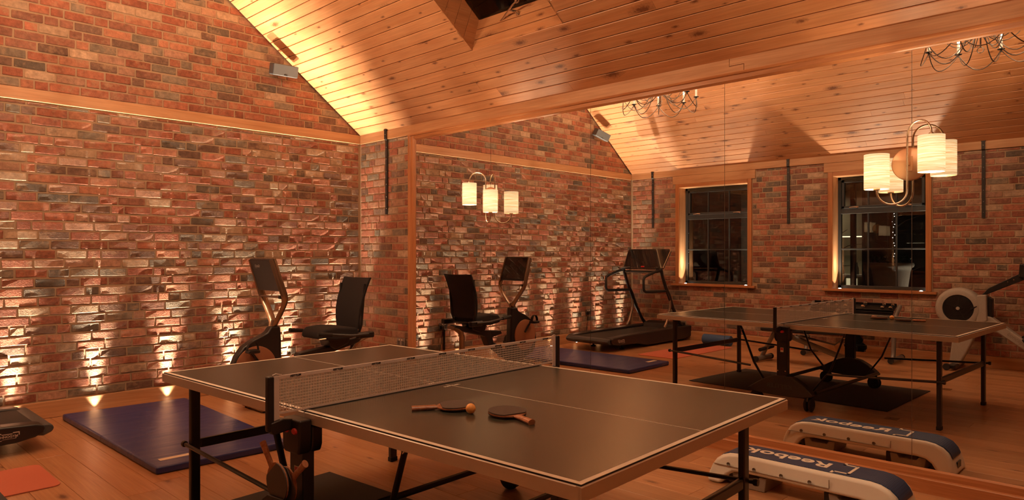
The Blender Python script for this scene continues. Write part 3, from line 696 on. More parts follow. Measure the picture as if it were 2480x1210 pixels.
MB().bx(-.872, .872, NV - .0015, NV + .0015, .7615, .768).build('bottom_tape', 'tape', ne)
MB().bx(-.760, .760, NV - .006, NV - .002, .7602, .7625).build('bottom_cord', 'blackmatt', ne)
nm = MB(); k = -.865
while k < .87: nm.bx(k - .0011, k + .0011, NV - .0007, NV + .0007, .766, .900); k += .0125
for i in range(11): z = .770 + i * .0118; nm.bx(-.872, .872, NV - .0008, NV + .0008, z - .0012, z + .0012)
nm.build('cord_mesh', 'cord', ne, kind='stuff')
for i in range(9):
    u = -.80 + i * .2
    for sg in (-1, 1): text_mesh('KETTLER', .0095, .0003, 'black', 'lettering', ne, frame(u, NV + sg * .0034, .9062, (-sg, 0, 0), (0, 0, 1)), shear=.25, bold=.0006, xs=1.3)
for vv, an in ((-.055, 1), (.061, -1)): text_mesh('KETTLER', .020, .0001, 'offwhite', 'lettering', tt, frame(0, vv, .7604, (an, 0, 0), (0, an, 0)), bold=.0008, xs=1.25)

# bats and ball
def bat(label, M4, name='table_tennis_bat', handle='batwood'):
    t = thing(name, label, 'bat'); t.matrix_world = M4
    ol = [(.075 * cos(a), .078 * sin(a)) for a in [2 * pi * i / 28 for i in range(28)]]
    MB().prism(ol, 'z', -.0025, .0025).prism([(-.017, .06), (.017, .06), (.012, .095), (-.012, .095)], 'z', -.0025, .0025).build('blade', 'batwood', t)
    for s in (-1, 1):
        rb = [(a, b) for a, b in ol]; rb = [(a * .99, min(b * .99, .058)) for a, b in rb]
        MB().prism(rb, 'z', min(s * .0026, s * .0065), max(s * .0026, s * .0065)).build('rubber', 'rubberpad' if s > 0 else 'blackmatt', t)
    MB().tube([(0, .068, 0), (0, .085, 0), (0, .12, 0), (0, .165, 0), (0, .178, 0)], .01, 10, rs=[(.018, .004), (.014, .010), (.0125, .0105), (.015, .012), (.016, .0125)]).build('handle', handle, t, smooth=True)
    return t
def TL(u, v, z): return (TX + cos(TA) * u - sin(TA) * v, TY + sin(TA) * u + cos(TA) * v, z)
def flat(u, v, ang, z=.7735, tilt=0.02): return Matrix.Translation(TL(u, v, z)) @ Matrix.Rotation(TA + ang, 4, 'Z') @ Matrix.Rotation(tilt, 4, 'X')
bat('bat lying flat on the table with the orange ball against its blade', flat(-.338, -.432, atan2(-.085, .062) * -1 + 0, tilt=-.03))
bat('bat lying flat on the table on its own, handle towards the near edge', flat(-.284, -.668, pi - .30, tilt=-.03))
def side(v, z, dv, dz, u):  # hanging in the holder, blade plane is across x
    hy = Vector((0, dv, dz)).normalized(); hz = Vector((-1, 0, 0)); hx = hy.cross(hz)
    m = Matrix((hx, hy, hz)).transposed().to_4x4(); m.translation = (u, v, z)
    return Matrix.Translation((TX, TY, 0)) @ Matrix.Rotation(TA, 4, 'Z') @ m
bat('bat in the holder under the net, its handle leaning towards the brick gable', side(.000, .500, .60, .72, -.885))
bat('bat in the holder under the net, its handle leaning away from the brick gable', side(-.022, .485, -.60, .50, -.862))
bl = thing('table_tennis_ball', 'small orange ball on the table touching a bat', 'ball', TL(-.358, -.54, .7802))
MB().lathe([(.02 * sin(pi * i / 14), -.02 * cos(pi * i / 14)) for i in range(15)], n=24).build('ball', 'ball', bl, smooth=True)

# ------------------------------------------------------------------ mats
def slab_mat(name, label, cat, pts, z1, mat, bev, seg=3, rad=0):
    cx = sum(p[0] for p in pts) / len(pts); cy = sum(p[1] for p in pts) / len(pts)
    global ORG; t = wt(name, label, cat, (cx, cy, 0))
    if rad:
        q = []; n = len(pts)
        for i in range(n):
            p = Vector(pts[i]); a = (Vector(pts[i - 1]) - p).normalized(); b = (Vector(pts[(i + 1) % n]) - p).normalized(); c = p + (a + b) * rad
            for k in range(6):
                w_ = k / 5 * pi / 2; q.append(tuple(c - b * rad * cos(w_) - a * rad * sin(w_)))
        pts = q
    o = MB().prism(pts, 'z', .0005, z1).build('pad', mat, t, bevel=bev, seg=seg); return t, o
t, o = slab_mat('gym_mat', 'thick dark blue vinyl gym mat with a pale tag on the floor', 'mat', [(1.60, 4.66), (2.50, 4.64), (2.57, 6.74), (1.585, 6.78)], .050, 'vinyl', .014)
MB().add([(1.67, 4.79, .0502), (1.865, 4.79, .0502), (1.865, 4.84, .0502), (1.67, 4.84, .0502), (1.67, 4.79, .0512), (1.865, 4.79, .0512), (1.865, 4.84, .0512), (1.67, 4.84, .0512)],
         [(3, 2, 1, 0), (4, 5, 6, 7), (0, 1, 5, 4), (1, 2, 6, 5), (2, 3, 7, 6), (3, 0, 4, 7)]).build('tag', 'offwhite', t); wend()
slab_mat('exercise_mat', 'thin coral pink exercise mat with rounded corners', 'mat', [(-.45, 4.83), (1.14, 4.87), (1.14, 5.45), (-.47, 5.43)], .008, 'coral', .002, 1, rad=.05); wend()
slab_mat('floor_mat', 'large thin black mat on the floor under the table', 'mat', [(1.22, 1.87), (2.53, 1.90), (2.39, 3.93), (1.22, 3.84)], .006, 'blackmat', .001, 1); wend()
t = wt('foam_roller', 'blue foam roller on the floor by the coral mat', 'roller', (-.615, 5.17, 0))
rp = [(.0, .0), (.030, .0), (.034, .004), (.070, .004), (.076, .010), (.076, .45), (.070, .456), (.034, .456), (.03, .45), (0, .45)]
rl = MB().lathe(rp, (0, 0, 0), 28, 'y', Matrix.Translation((-.615, 4.94, .0765))); rl.build('foam', 'bluefoam', t, smooth=True); wend()

# ------------------------------------------------------------------ step deck
t = wt('step_deck', 'white and blue aerobic step deck on the floor in front of the mirror', 'step', (4.075, 1.58, 0))
def deck_profile(off=0.0):
    top = [(2.125, .0), (2.112, .06), (2.095, .105), (2.07, .145), (2.035, .172), (1.99, .188), (1.93, .194), (1.2, .194), (1.15, .187), (1.105, .168), (1.075, .138), (1.058, .10), (1.045, .05), (1.033, .0)]
    bot = [(1.12, 0), (1.145, .03), (1.165, .062), (1.20, .085), (1.25, .092), (1.90, .092), (1.955, .085), (1.99, .062), (2.012, .03), (2.035, 0)]
    return top + bot
body = MB().prism(deck_profile(), 'x', 3.915, 4.235)
body.v = [(4.075 + (x - 4.075) * (1 - .16 * max(0, z - .05) / .15), y, z) for x, y, z in body.v]
body.build('body', 'white', t, bevel=.022, seg=4)
pd = [(2.045, .168), (2.03, .178), (1.99, .1915), (1.93, .1972), (1.2, .1972), (1.148, .190), (1.10, .1705), (1.069, .140), (1.056, .112)]
vs, fs = [], []
for (y, z) in pd:
    hw = .112 if z > .15 else .104
    vs += [(4.075 - hw, y, z), (4.075 + hw, y, z), (4.075 - hw, y, z - .010), (4.075 + hw, y, z - .010)]
for i in range(len(pd) - 1):
    a, b = i * 4, i * 4 + 4; fs += [(a, a + 1, b + 1, b), (a + 2, b + 2, b + 3, a + 3), (a, b, b + 2, a + 2), (a + 1, a + 3, b + 3, b + 1)]
fs += [(0, 2, 3, 1), (len(vs) - 4, len(vs) - 3, len(vs) - 1, len(vs) - 2)]
MB().add(vs, fs).build('grip_pad', 'padblue', t, smooth=True)
text_mesh('Reebok', .138, .0006, 'offwhite', 'lettering', t, frame(4.082, 1.690, .1980, (0, 1, 0), (-1, 0, 0)), bold=.0028, xs=1.18)
br = MB().bx(4.150, 4.187, 1.385, 1.400, .1972, .1992).bx(4.150, 4.162, 1.325, 1.400, .1972, .1992).bx(3.99, 4.162, 1.316, 1.331, .1972, .1992).bx(3.99, 4.002, 1.316, 1.405, .1972, .1992).bx(3.963, 4.002, 1.395, 1.410, .1972, .1992)
br.build('bracket_print', 'offwhite', t)
for sx in (3.915, 4.235):
    s_ = 1 if sx > 4.1 else -1
    ln = MB().bx(sx - .004 - s_ * .008, sx + .004 - s_ * .008, 1.40, 2.08, .118, .1195)
    ln.bx(sx - .004 - s_ * .008, sx + .004 - s_ * .008, 1.398, 1.40, .119, .165).build('seam', 'greywarm', t)
    for yy in (1.50, 1.66, 1.82, 1.98): MB().lathe([(0, .0), (.006, .001), (.010, .004), (.011, .009)], (0, 0, 0), 12, 'x', Matrix.Translation((sx - s_ * .008, yy, .132)) @ Matrix.Diagonal((s_, 1, 1, 1))).build('screw', 'greywarm', t)
for ya, yb in ((1.77, 1.96), (1.21, 1.40)):
    lp = [(ya, .0), (yb, .0), (yb + .012, .085), (yb - .03, .085), (yb - .045, .062), (ya + .045, .062), (ya + .03, .085), (ya - .012, .085)]
    MB().prism(lp, 'x', 3.945, 4.205).build('riser', 'greywarm', t, bevel=.006)
    MB().bx(3.96, 4.19, yb - .02 if ya > 1.5 else yb, yb + .04, .01, .085).build('riser_hinge', 'black', t, bevel=.006)
for yy, sy in ((1.0335, -1), (2.1245, 1)):
    MB().bx(4.03, 4.12, yy - .004 + sy * -.012, yy + .004 + sy * -.012, .035, .075).build('hand_slot', 'black', t)
wend()

# ------------------------------------------------------------------ recumbent exercise bike (axis along x)
BY = 5.985
t = wt('exercise_bike', 'black recumbent exercise bike with high mesh seat back and upright screen', 'exercise bike', (3.30, BY, 0))
# screen yoke: a closed V loop, bronze outside
def quadloop(hw0, hw1): pass
xs_ = lambda z: 3.062 - (z - 1.0) * .33                       # the screen leans back over the pedals
yo = []
for s in (-1, 1):
    rail = [(xs_(1.34), BY + s * .198, 1.345), (xs_(1.20), BY + s * .205, 1.20), (xs_(1.02), BY + s * .213, 1.02), (3.066, BY + s * .205, .985), (3.075, BY + s * .17, .93), (3.075, BY + s * .09, .84), (3.07, BY + s * .03, .77), (3.06, BY + s * .012, .73)]
    MB().tube(rail, .02, 8, rs=[(.012, .034)] * 5 + [(.014, .034)] * 3).build('yoke_arm', 'bronze', t, smooth=True)
th = atan2(.33, 1)
SM = Matrix.Translation((xs_(1.205), BY, 1.205)) @ Matrix.Rotation(-th, 4, 'Y')
MB().bx(-.024, .020, -.205, .205, -.150, .152, SM).build('screen_case', 'black', t, bevel=.010)
MB().bx(.020, .0225, -.190, .190, -.135, .140, SM).build('screen', 'screen', t, bevel=.001, seg=1)
lgp = [(-.062, -.018), (-.052, .022), (-.02, .022), (-.016, .016), (.03, .016), (.034, .022), (.062, .022), (.062, .004), (.05, .004), (.046, -.012), (-.012, -.012), (-.018, -.018)]
LG = SM @ frame(-.0245, .075, .085, (0, -1, 0), (0, 0, 1))
def logo(parent, M4, sc=1.0):
    o1 = MB().prism([(a * sc, b * sc) for a, b in lgp], 'z', 0, .0008, M4).build('badge', 'silverprint', parent)
    i1 = MB().prism([(a * sc * .93, (b - .002) * sc * .80 + .001 * sc) for a, b in lgp], 'z', .0006, .0012, M4).build('badge_face', 'black', parent)
    text_mesh('TECHNOGYM', .0175 * sc, .0003, 'silverprint', 'lettering', parent, M4 @ Matrix.Translation((0, .001 * sc, .0015)), bold=.0003 * sc, xs=1.0)
logo(t, LG, .75)
MB().tube([(3.040, BY - .19, 1.005), (3.040, BY + .19, 1.005)], .011, 8).build('grab_bar', 'bronze', t, smooth=True)
MB().bx(3.02, 3.07, BY - .20, BY - .165, .99, 1.02).build('grab_bar_end', 'black', t, bevel=.005)
MB().tube([(3.062, BY, .79), (3.058, BY, .70)], .03, 10, rs=[(.028, .022), (.030, .03)]).build('stem', 'bronze', t, smooth=True)
shp = [(3.015, .735), (3.110, .735), (3.118, .60), (3.122, .40), (3.16, .12), (3.16, .08), (2.92, .08), (2.70, .16), (2.655, .30), (2.668, .42), (2.70, .50), (2.76, .575), (2.85, .63), (2.94, .665), (2.985, .69)]
MB().prism(shp, 'y', BY - .045, BY + .045).build('shroud', 'black', t, bevel=.018, seg=3)
for s in (-1, 1):
    MB().lathe([(0, .012), (.175, .012), (.188, .006), (.19, 0)], (0, 0, 0), 36, 'y', Matrix.Translation((2.875, BY + s * .046, .385)) @ Matrix.Diagonal((1, s, 1, 1))).build('flywheel_disc', 'discwood', t, smooth=True)
    ca = .9 if s < 0 else .9 + pi
    ex, ez = 2.90 + .16 * cos(pi - ca), .42 + .16 * sin(pi - ca)
    MB().tube([(2.90, BY + s * .065, .42), (ex, BY + s * .075, ez)], .012, 8, rs=[(.018, .010), (.014, .010)]).build('crank', 'black', t, smooth=True)
    pc = (ex, BY + s * .135, ez)
    MB().bx(pc[0] - .05, pc[0] + .05, pc[1] - .045, pc[1] + .045, pc[2] - .018, pc[2] + .012).build('pedal', 'black', t, bevel=.008)
    MB().tube([(pc[0] - .045, pc[1], pc[2])] + arc((pc[0], pc[1], pc[2] + .01), .05, pi, 0, 8, 'xz', .075) + [(pc[0] + .045, pc[1], pc[2])], .012, 6, rs=[(.020, .003)] * 11).build('pedal_strap', 'blackmatt', t, smooth=True)
bmc = MB().tube([(2.93, BY, .15), (3.10, BY, .12), (3.45, BY, .32), (3.52, BY, .44)], .05, 10, rs=[(.05, .06), (.05, .06), (.04, .045), (.035, .04)])
bmc.build('main_frame', 'black', t, smooth=True)
MB().prism([(3.28, .430), (3.30, .468), (3.62, .500), (4.02, .588), (4.05, .57), (4.04, .54), (3.90, .50), (3.56, .42), (3.50, .30), (3.42, .30), (3.44, .40)], 'y', BY - .05, BY + .05).build('seat_rail', 'black', t, bevel=.010)
MB().tube([(4.06, BY, .56), (3.98, BY, .535), (3.915, BY, .50), (3.89, BY, .44), (3.89, BY, .07)], .04, 12, rs=[(.07, .018), (.06, .022), (.045, .03), (.035, .033), (.034, .036)]).build('rear_post', 'bronze', t, smooth=True)
MB().bx(3.85, 3.93, BY - .22, BY + .22, .012, .07).build('rear_foot', 'bronze', t, bevel=.014)
MB().bx(2.85, 2.95, BY - .20, BY + .20, .012, .085).bx(2.88, 3.14, BY - .04, BY + .04, .03, .10).build('front_foot', 'bronze', t, bevel=.018)
for xx in (3.89, 2.90):
    for s in (-1, 1): MB().cyl((xx, BY + s * .17, 0), (xx, BY + s * .17, .02), .025, n=12).build('rubber_foot', 'blackmatt', t)
cu = MB().prism([(3.44, .590), (3.445, .650), (3.49, .685), (3.60, .695), (3.75, .685), (3.84, .675), (3.86, .630), (3.80, .580), (3.60, .565)], 'y', BY - .19, BY + .19)
cu.build('seat', 'fabric', t, bevel=.035, seg=4)
MB().prism([(3.57, .585), (3.82, .585), (3.80, .52), (3.66, .47), (3.60, .50)], 'y', BY - .09, BY + .09).build('seat_carriage', 'black', t, bevel=.01)
bk = MB(); rows = [(.655, 3.845, .19), (.75, 3.842, .205), (.85, 3.85, .215), (.95, 3.875, .222), (1.05, 3.91, .225), (1.155, 3.955, .228)]
vs, fs = [], []; nc = 7
for side_ in (0, 1):
    for (z, x, hw) in rows:
        for c in range(nc):
            u = -1 + 2 * c / (nc - 1); vs.append((x + .028 * (1 - u * u) - .012 + side_ * .028, BY + u * hw, z + .006 * u * u))
nr = len(rows); o = nr * nc
for r in range(nr - 1):
    for c in range(nc - 1):
        a = r * nc + c; fs.append((a, a + 1, a + nc + 1, a + nc)); fs.append((o + a, o + a + nc, o + a + nc + 1, o + a + 1))
per = [c for c in range(nc)] + [r * nc + nc - 1 for r in range(1, nr)] + [(nr - 1) * nc + c for c in range(nc - 2, -1, -1)] + [r * nc for r in range(nr - 2, 0, -1)]
for k in range(len(per)): a, b = per[k], per[(k + 1) % len(per)]; fs.append((a, b, o + b, o + a))
MB().add(vs, fs).build('seat_back', 'fabric', t, bevel=.006, smooth=True)
MB().tube([(3.90, BY - .21, 1.10), (3.885, BY - .205, .9), (3.87, BY - .20, .70), (3.86, BY - .16, .60)], .012, 8).tube([(3.90, BY + .21, 1.10), (3.885, BY + .205, .9), (3.87, BY + .20, .70), (3.86, BY + .16, .60)], .012, 8).tube([(3.86, BY - .17, .60), (3.86, BY + .17, .60)], .014, 8).build('seat_back_frame', 'black', t, smooth=True)
for s in (-1, 1):
    MB().tube([(3.86, BY + s * .18, .60), (3.90, BY + s * .27, .615), (3.72, BY + s * .28, .615), (3.50, BY + s * .27, .64)], .014, 8).build('side_handle', 'black', t, smooth=True)
    MB().tube([(3.50, BY + s * .27, .640), (3.36, BY + s * .262, .655)], .02, 10, rs=[.019, .021]).build('grip', 'blackmatt', t, smooth=True)
    MB().bx(3.80, 3.98, BY + s * .235 - .03, BY + s * .235 + .03, .575, .635).build('handle_mount', 'black', t, bevel=.012)
MB().tube([(3.48, BY - .20, .60), (3.40, BY - .21, .598)], .006, 6).build('seat_lever', 'chrome', t)
wend()

# ------------------------------------------------------------------ treadmill (axis along x)
t = wt('treadmill', 'black treadmill with looped side rails and a wide angled screen', 'treadmill', (.25, 6.21, 0))
y0, y1 = 5.80, 6.60
side = [(1.36, .165), (1.345, .195), (1.30, .212), (.9, .222), (-.55, .232), (-.95, .225), (-1.02, .19), (-1.02, .13), (-.92, .06), (-.70, .035), (.35, .035), (.48, .075), (.62, .098), (1.20, .105), (1.30, .115), (1.35, .135)]
for a, b in ((y0, y0 + .12), (y1 - .12, y1)):
    pass
sh = [(-1.0, .20)] 
for a, b, nm_ in ((y0 - .01, y0 + .115, 'side_rail'), (y1 - .115, y1 + .01, 'side_rail')):
    MB().prism([(1.255, .160), (1.245, .190), (1.20, .205), (.9, .218), (-.55, .232), (-.95, .225), (-1.02, .19), (-1.02, .13), (-.92, .06), (-.70, .030), (.35, .030), (.48, .058), (.62, .078), (1.08, .088), (1.195, .110), (1.24, .135)], 'y', a, b).build(nm_, 'black', t, bevel=.020, seg=3)
MB().prism([(1.315, .150), (1.305, .175), (1.28, .188), (1.19, .190), (1.17, .12), (1.25, .105), (1.30, .125)], 'y', y0 + .02, y1 - .02).build('rear_roller_cover', 'darkgrey', t, bevel=.014, seg=3)
MB().bx(-.62, 1.21, y0 + .11, y1 - .11, .172, .192).build('belt', 'blackmatt', t, bevel=.004)
MB().bx(-.60, 1.19, y0 + .105, y1 - .105, .10, .170).build('deck', 'black', t)
MB().prism([(-.58, .19), (-.62, .262), (-.75, .285), (-.95, .27), (-1.06, .20), (-1.07, .10), (-.95, .05), (-.58, .05)], 'y', y0 + .10, y1 - .10).build('motor_cover', 'black', t, bevel=.02, seg=3)
for yy in (y0 + .14, y1 - .14):
    MB().lathe([(0, 0), (.038, 0), (.036, .012), (.012, .022), (.010, .075), (0, .075)], (.80, yy, .0), 16).cyl((.80, yy, .06), (.80, yy, .12), .010, n=10).build('levelling_foot', 'blackmatt', t, smooth=True)
    MB().bx(-.85, -.70, yy - .04, yy + .04, 0, .06).build('base_block', 'blackmatt', t, bevel=.01)
logo(t, frame(1.02, y0 - .0105, .142, (1, 0, 0), (0, 0, 1)), 1.30)
for yy, s in ((5.90, -1), (6.60, 1)):
    bm_ = 'black'
    MB().tube([(-.20, yy, 1.135), (-.245, yy, 1.02), (-.33, yy, .86), (-.42, yy, .74), (-.55, yy, .52), (-.73, yy, .30), (-.80, yy, .235)], .03, 10, rs=[(.022, .030), (.022, .028), (.024, .030), (.026, .036), (.024, .030), (.022, .026), (.024, .034)]).build('upright', 'black', t, smooth=True)
    MB().tube([(-.42, yy + s * .004, .74), (-.455, yy + s * .004, .66), (-.46, yy + s * .004, .57), (-.43, yy, .47), (-.35, yy, .30), (-.30, yy, .225)], .02, 10, rs=[(.016, .018), (.018, .018), (.020, .020), (.020, .022), (.020, .022), (.022, .032)]).build('upright_brace', 'bronze', t, smooth=True)
    lp = [(-.20, yy, 1.14), (-.05, yy, 1.118), (.22, yy, 1.055), (.275, yy, 1.03), (.292, yy, .99), (.288, yy, .87), (.275, yy, .835), (.235, yy, .815), (-.05, yy, .808), (-.36, yy, .805)]
    MB().tube(lp, .018, 10, rs=[(.018, .022)] * 10).build('handrail', 'blackmatt', t, smooth=True)
    MB().tube([(-.10, yy, 1.15), (-.14, yy - s * .05, 1.165), (-.24, yy - s * .11, 1.17)], .022, 8).build('console_arm', 'black', t, smooth=True)
cy = 6.25; th2 = atan2(.215, .33)
CM = Matrix.Translation((-.315, cy, 1.300)) @ Matrix.Rotation(-th2, 4, 'Y')
cpoly = [(-.335, -.175), (.335, -.175), (.375, -.165), (.405, .165), (.385, .195), (-.385, .195), (-.405, .165), (-.375, -.165)]
MB().prism(cpoly, 'x', -.022, .014, CM).build('console_case', 'bronze', t, bevel=.008)
MB().prism([(a * .965, b * .95) for a, b in cpoly], 'x', .0145, .019, CM).build('screen', 'screen', t)
MB().bx(.019, .030, -.03, .03, -.165, -.140, CM).build('stop_button', 'red', t, bevel=.004)
MB().tube([(-.215, 5.91, 1.105), (-.205, 6.25, 1.095), (-.215, 6.59, 1.105)], .016, 8).build('console_bar', 'bronze', t, smooth=True)
MB().prism([(5.94, 1.10), (6.56, 1.10), (6.54, 1.125), (5.96, 1.125)], 'x', -.27, -.17).build('console_tray', 'black', t, bevel=.006)
MB().tube([(-.20, 6.05, 1.10), (-.17, 6.04, 1.0), (-.16, 6.0, .93), (-.18, 5.97, .93)], .0025, 5).build('safety_cord', 'blackmatt', t)
wend()

# ------------------------------------------------------------------ sconces on the mirror joints
def sconce(y, sg, label):
    t = wt('wall_sconce', label, 'light', (M, y, 1.926), group=None)
    MB().lathe([(0, -.020), (.090, -.020), (.097, -.015), (.099, 0)], (M, y, 1.926), 40, 'x').build('backplate', 'copper', t, smooth=True)
    MB().bx(M - .030, M - .020, y - .018, y + .018, 1.926 - .045, 1.926 + .045).bx(M - .06, M - .03, y - .008, y + .008, 1.926 - .012, 1.926 + .012).build('bracket', 'copper', t, bevel=.002)
    for s, ztop in ((1, 1), (-1, -1)):
        dy = s * sg * .143; xs, xe = M - .060, M - .138
        cx, cyy = (xs + xe) / 2, y + dy / 2; R = sqrt((xs - xe) ** 2 + dy ** 2) / 2
        if s > 0: zc, ze = 2.082, 2.055; z0 = 1.926
        else: zc, ze = 1.766, 1.86; z0 = 1.926
        p = [(xs, y, z0), (xs, y, (z0 + zc) / 2), (xs, y, zc)]
        for i in range(1, 15):
            a = pi * i / 14; q = (1 - cos(a)) / 2; p.append((xs + (xe - xs) * q, y + dy * q, zc + s * R * sin(a)))
        p.append((xe, y + dy, ze)); MB().tube(p, .0058, 10).build('arm', 'nickel', t, smooth=True)
        za, zb_ = (1.857, 2.063) if s > 0 else (1.776, 1.981); zm = (za + zb_) / 2
        sh = MB().lathe([(.0675, -.103), (.0685, -.103), (.0685, .103), (.0675, .103), (.0665, .103), (.0665, -.103), (.0675, -.103)], n=40)
        old = ORG.copy(); wend(); so = sh.build('shade', 'shade', t, smooth=True); so.location = Vector((xe, y + dy, zm)) - old
        globals()['ORG'] = old
        sd = 1 if y > 3 else -1
        fit = MB().tube([(xe - .066, y + dy, (zb_ if s > 0 else za) - s * .008), (xe + .066, y + dy, (zb_ if s > 0 else za) - s * .008)], .0016, 5).tube([(xe, y + dy - .066, (zb_ if s > 0 else za) - s * .008), (xe, y + dy + .066, (zb_ if s > 0 else za) - s * .008)], .0016, 5)
        fit.lathe([(0, -.012), (.017, -.010), (.019, .002), (.012, .02), (0, .02)], (xe, y + dy, (zb_ if s > 0 else za) - s * .004), 16).build('lamp_holder', 'nickel', t, smooth=True)
        MB().lathe([(.018 * sin(pi * i / 8), -.022 * cos(pi * i / 8)) for i in range(9)], (xe, y + dy, zm), 14).build('bulb', 'candle_bulb', t, smooth=True)
        lamp('POINT', 'sconce_light', Vector((xe, y + dy, zm + s * .0 - .034)) - old, P_SC_IN, WARM, parent=t, radius=.01)
        lamp('POINT', 'sconce_light', Vector((xe, y + dy, zm + s * .0 + .034)) - old, P_SC_IN, WARM, parent=t, radius=.01)
    wend(); return t
sconce(4.760, 1, 'two-shade wall sconce on the far mirror joint, seen in front of the brick gable')
sconce(1.183, -1, 'two-shade wall sconce on the near mirror joint, seen in front of the reflected window')

# ------------------------------------------------------------------ chandeliers hung from the ridge
def chandelier(y, label, pw=1.0):
    x, z = 1.62, 3.355; t = wt('chandelier', label, 'chandelier', (x, y, z), group=None)
    zr = roofz(XR)
    MB().tube([(x, y, z - .06), (x, y, z + .50)], .011, 10, rs=[.007, .013]).lathe([(0, .46), (.03, .48), (.012, .53), (0, .54)], (x, y, z), 14).build('stem', 'candwire', t, smooth=True)
    MB().tube(arc((x, y, z - .085), .026, 0, 2 * pi, 18, 'yz')[:-1], .004, 6, closed=True).build('ring_finial', 'candwire', t, smooth=True)
    MB().tube([(x, y, z + .53), (x, y, zr - .02)], .005, 6).lathe([(0, zr - .06 - z), (.05, zr - .05 - z), (.055, zr - .01 - z)], (x, y, z), 18).build('hanging_rod', 'candwire', t, smooth=True)
    n = 8; R = .45; cand = []
    for i in range(n):
        a = 2 * pi * (i + .25) / n; cx, cy_ = cos(a), sin(a)
        def pt(r, zz, da=0): return (x + r * cos(a + da), y + r * sin(a + da), z + zz)
        w1 = [pt(.012, .30)] + [pt(.012 + (R - .012) * q, .30 * (1 - q) ** 2 - .80 * q * (1 - q) + .0 * q) for q in [k / 14 for k in range(1, 15)]]
        MB().tube(w1, .0048, 6).build('arm', 'candwire', t, smooth=True)
        w2 = [pt(.012, .10)] + [pt(.012 + .42 * q, .10 * (1 - q) - .74 * q * (1 - q) + .26 * q, .16 * sin(pi * q)) for q in [k / 12 for k in range(1, 13)]]
        MB().tube(w2, .0042, 6).build('inner_wire', 'candwire', t, smooth=True)
        b = a + 2 * pi / n; e0 = Vector(pt(R, -.01)); e1 = Vector((x + R * cos(b), y + R * sin(b), z - .01))
        MB().tube([tuple(e0.lerp(e1, k / 12) + Vector((0, 0, -.60 * (k / 12) * (1 - k / 12))) + Vector((cos((a + b) / 2), sin((a + b) / 2), 0)) * .06 * sin(pi * k / 12)) for k in range(13)], .0045, 6).build('swag_wire', 'candwire', t, smooth=True)
        c = pt(R, .0)
        MB().lathe([(0, -.03), (.006, -.028), (.010, -.01), (.030, -.004), (.032, .002), (.012, .003), (0, .003)], c, 16).build('drip_pan', 'iron', t, smooth=True)
        MB().lathe([(.0, .003), (.0125, .003), (.0125, .095), (0, .096)], c, 14).build('candle_tube', 'candle', t, smooth=True)
        MB().lathe([(0, .094), (.008, .10), (.013, .118), (.010, .140), (.002, .160), (0, .162)], c, 12).build('bulb', 'candle_bulb', t, smooth=True)
        if i % 2 == 0: lamp('POINT', 'candle_light', Vector((c[0], c[1], c[2] + .19)) - ORG, P_CHAN * pw / 4, WARM, parent=t, radius=.012)
    wend(); return t
chandelier(4.79, 'wire candle chandelier reflected in the mirror nearer the brick gable')
chandelier(1.37, 'wire candle chandelier reflected in the mirror nearer the camera', .78)

# ------------------------------------------------------------------ iron straps
def strap(x, y, sx, label):
    t = wt('iron_strap', label, 'strap', (x, y, 2.3), group='iron straps holding the wall plates'); o = lambda a, b: (min(x + sx * a, x + sx * b), max(x + sx * a, x + sx * b))
    MB().bx(*o(.0, .008), y - .019, y + .019, 1.832, 2.655).prism([(x + sx * .0, 2.655), (x + sx * .008, 2.655), (x + sx * .024, 2.672), (x + sx * .024, 2.772), (x + sx * .016, 2.772), (x + sx * .016, 2.676)], 'y', y - .019, y + .019).bx(*o(.0, .028), y - .024, y + .024, 2.768, 2.775).build('bar', 'iron', t)
    for zz in (1.90, 2.03, 2.17, 2.31, 2.45, 2.58): MB().lathe([(0, .0035), (.0045, .003), (.006, 0)], (0, 0, 0), 8, 'x', Matrix.Translation((x + sx * .008, y, zz)) @ Matrix.Diagonal((sx, 1, 1, 1))).build('screw', 'steelplate', t)
    MB().lathe([(0, .0035), (.0045, .003), (.006, 0)], (0, 0, 0), 8, 'x', Matrix.Translation((x + sx * .024, y, 2.72)) @ Matrix.Diagonal((sx, 1, 1, 1))).build('screw', 'steelplate', t)
    wend()
strap(M + .004, 6.42, -1, 'black iron strap on the brick pier beside the mirror')
strap(L - .004, 6.51, 1, 'black iron strap between the brick gable and the first window')
strap(L - .004, 4.20, 1, 'black iron strap on the brickwork between the two windows')
strap(L - .004, 1.793, 1, 'black iron strap above the rowing machine')

# ------------------------------------------------------------------ speakers
def speaker(x, yaw, pitch, label, roll=0.0):
    t = thing('wall_speaker', label, 'speaker', (x, B - .125, 3.315)); t.rotation_euler = (pitch, roll, yaw)
    MB().bx(-.134, .134, -.062, .062, -.060, .060).build('case', 'darkgrey', t, bevel=.014, seg=3)
    MB().bx(-.130, .130, -.066, -.060, -.056, .056).build('grille', 'silvercloth', t, bevel=.005)
    MB().bx(-.018, .018, -.0675, -.066, -.050, -.041).build('badge', 'black', t)
    MB().tube([(0, .05, -.03), (0, .085, -.04), (0, .115, -.02)], .014, 8).build('mount', 'black', t, smooth=True)
    return t
speaker(3.600, -.10, .25, 'grey shelf speaker on the brick gable beside the sloping ceiling in direct view')
speaker(.125, .28, .30, 'grey tilted speaker on the brick gable seen only in the mirror', -.34)

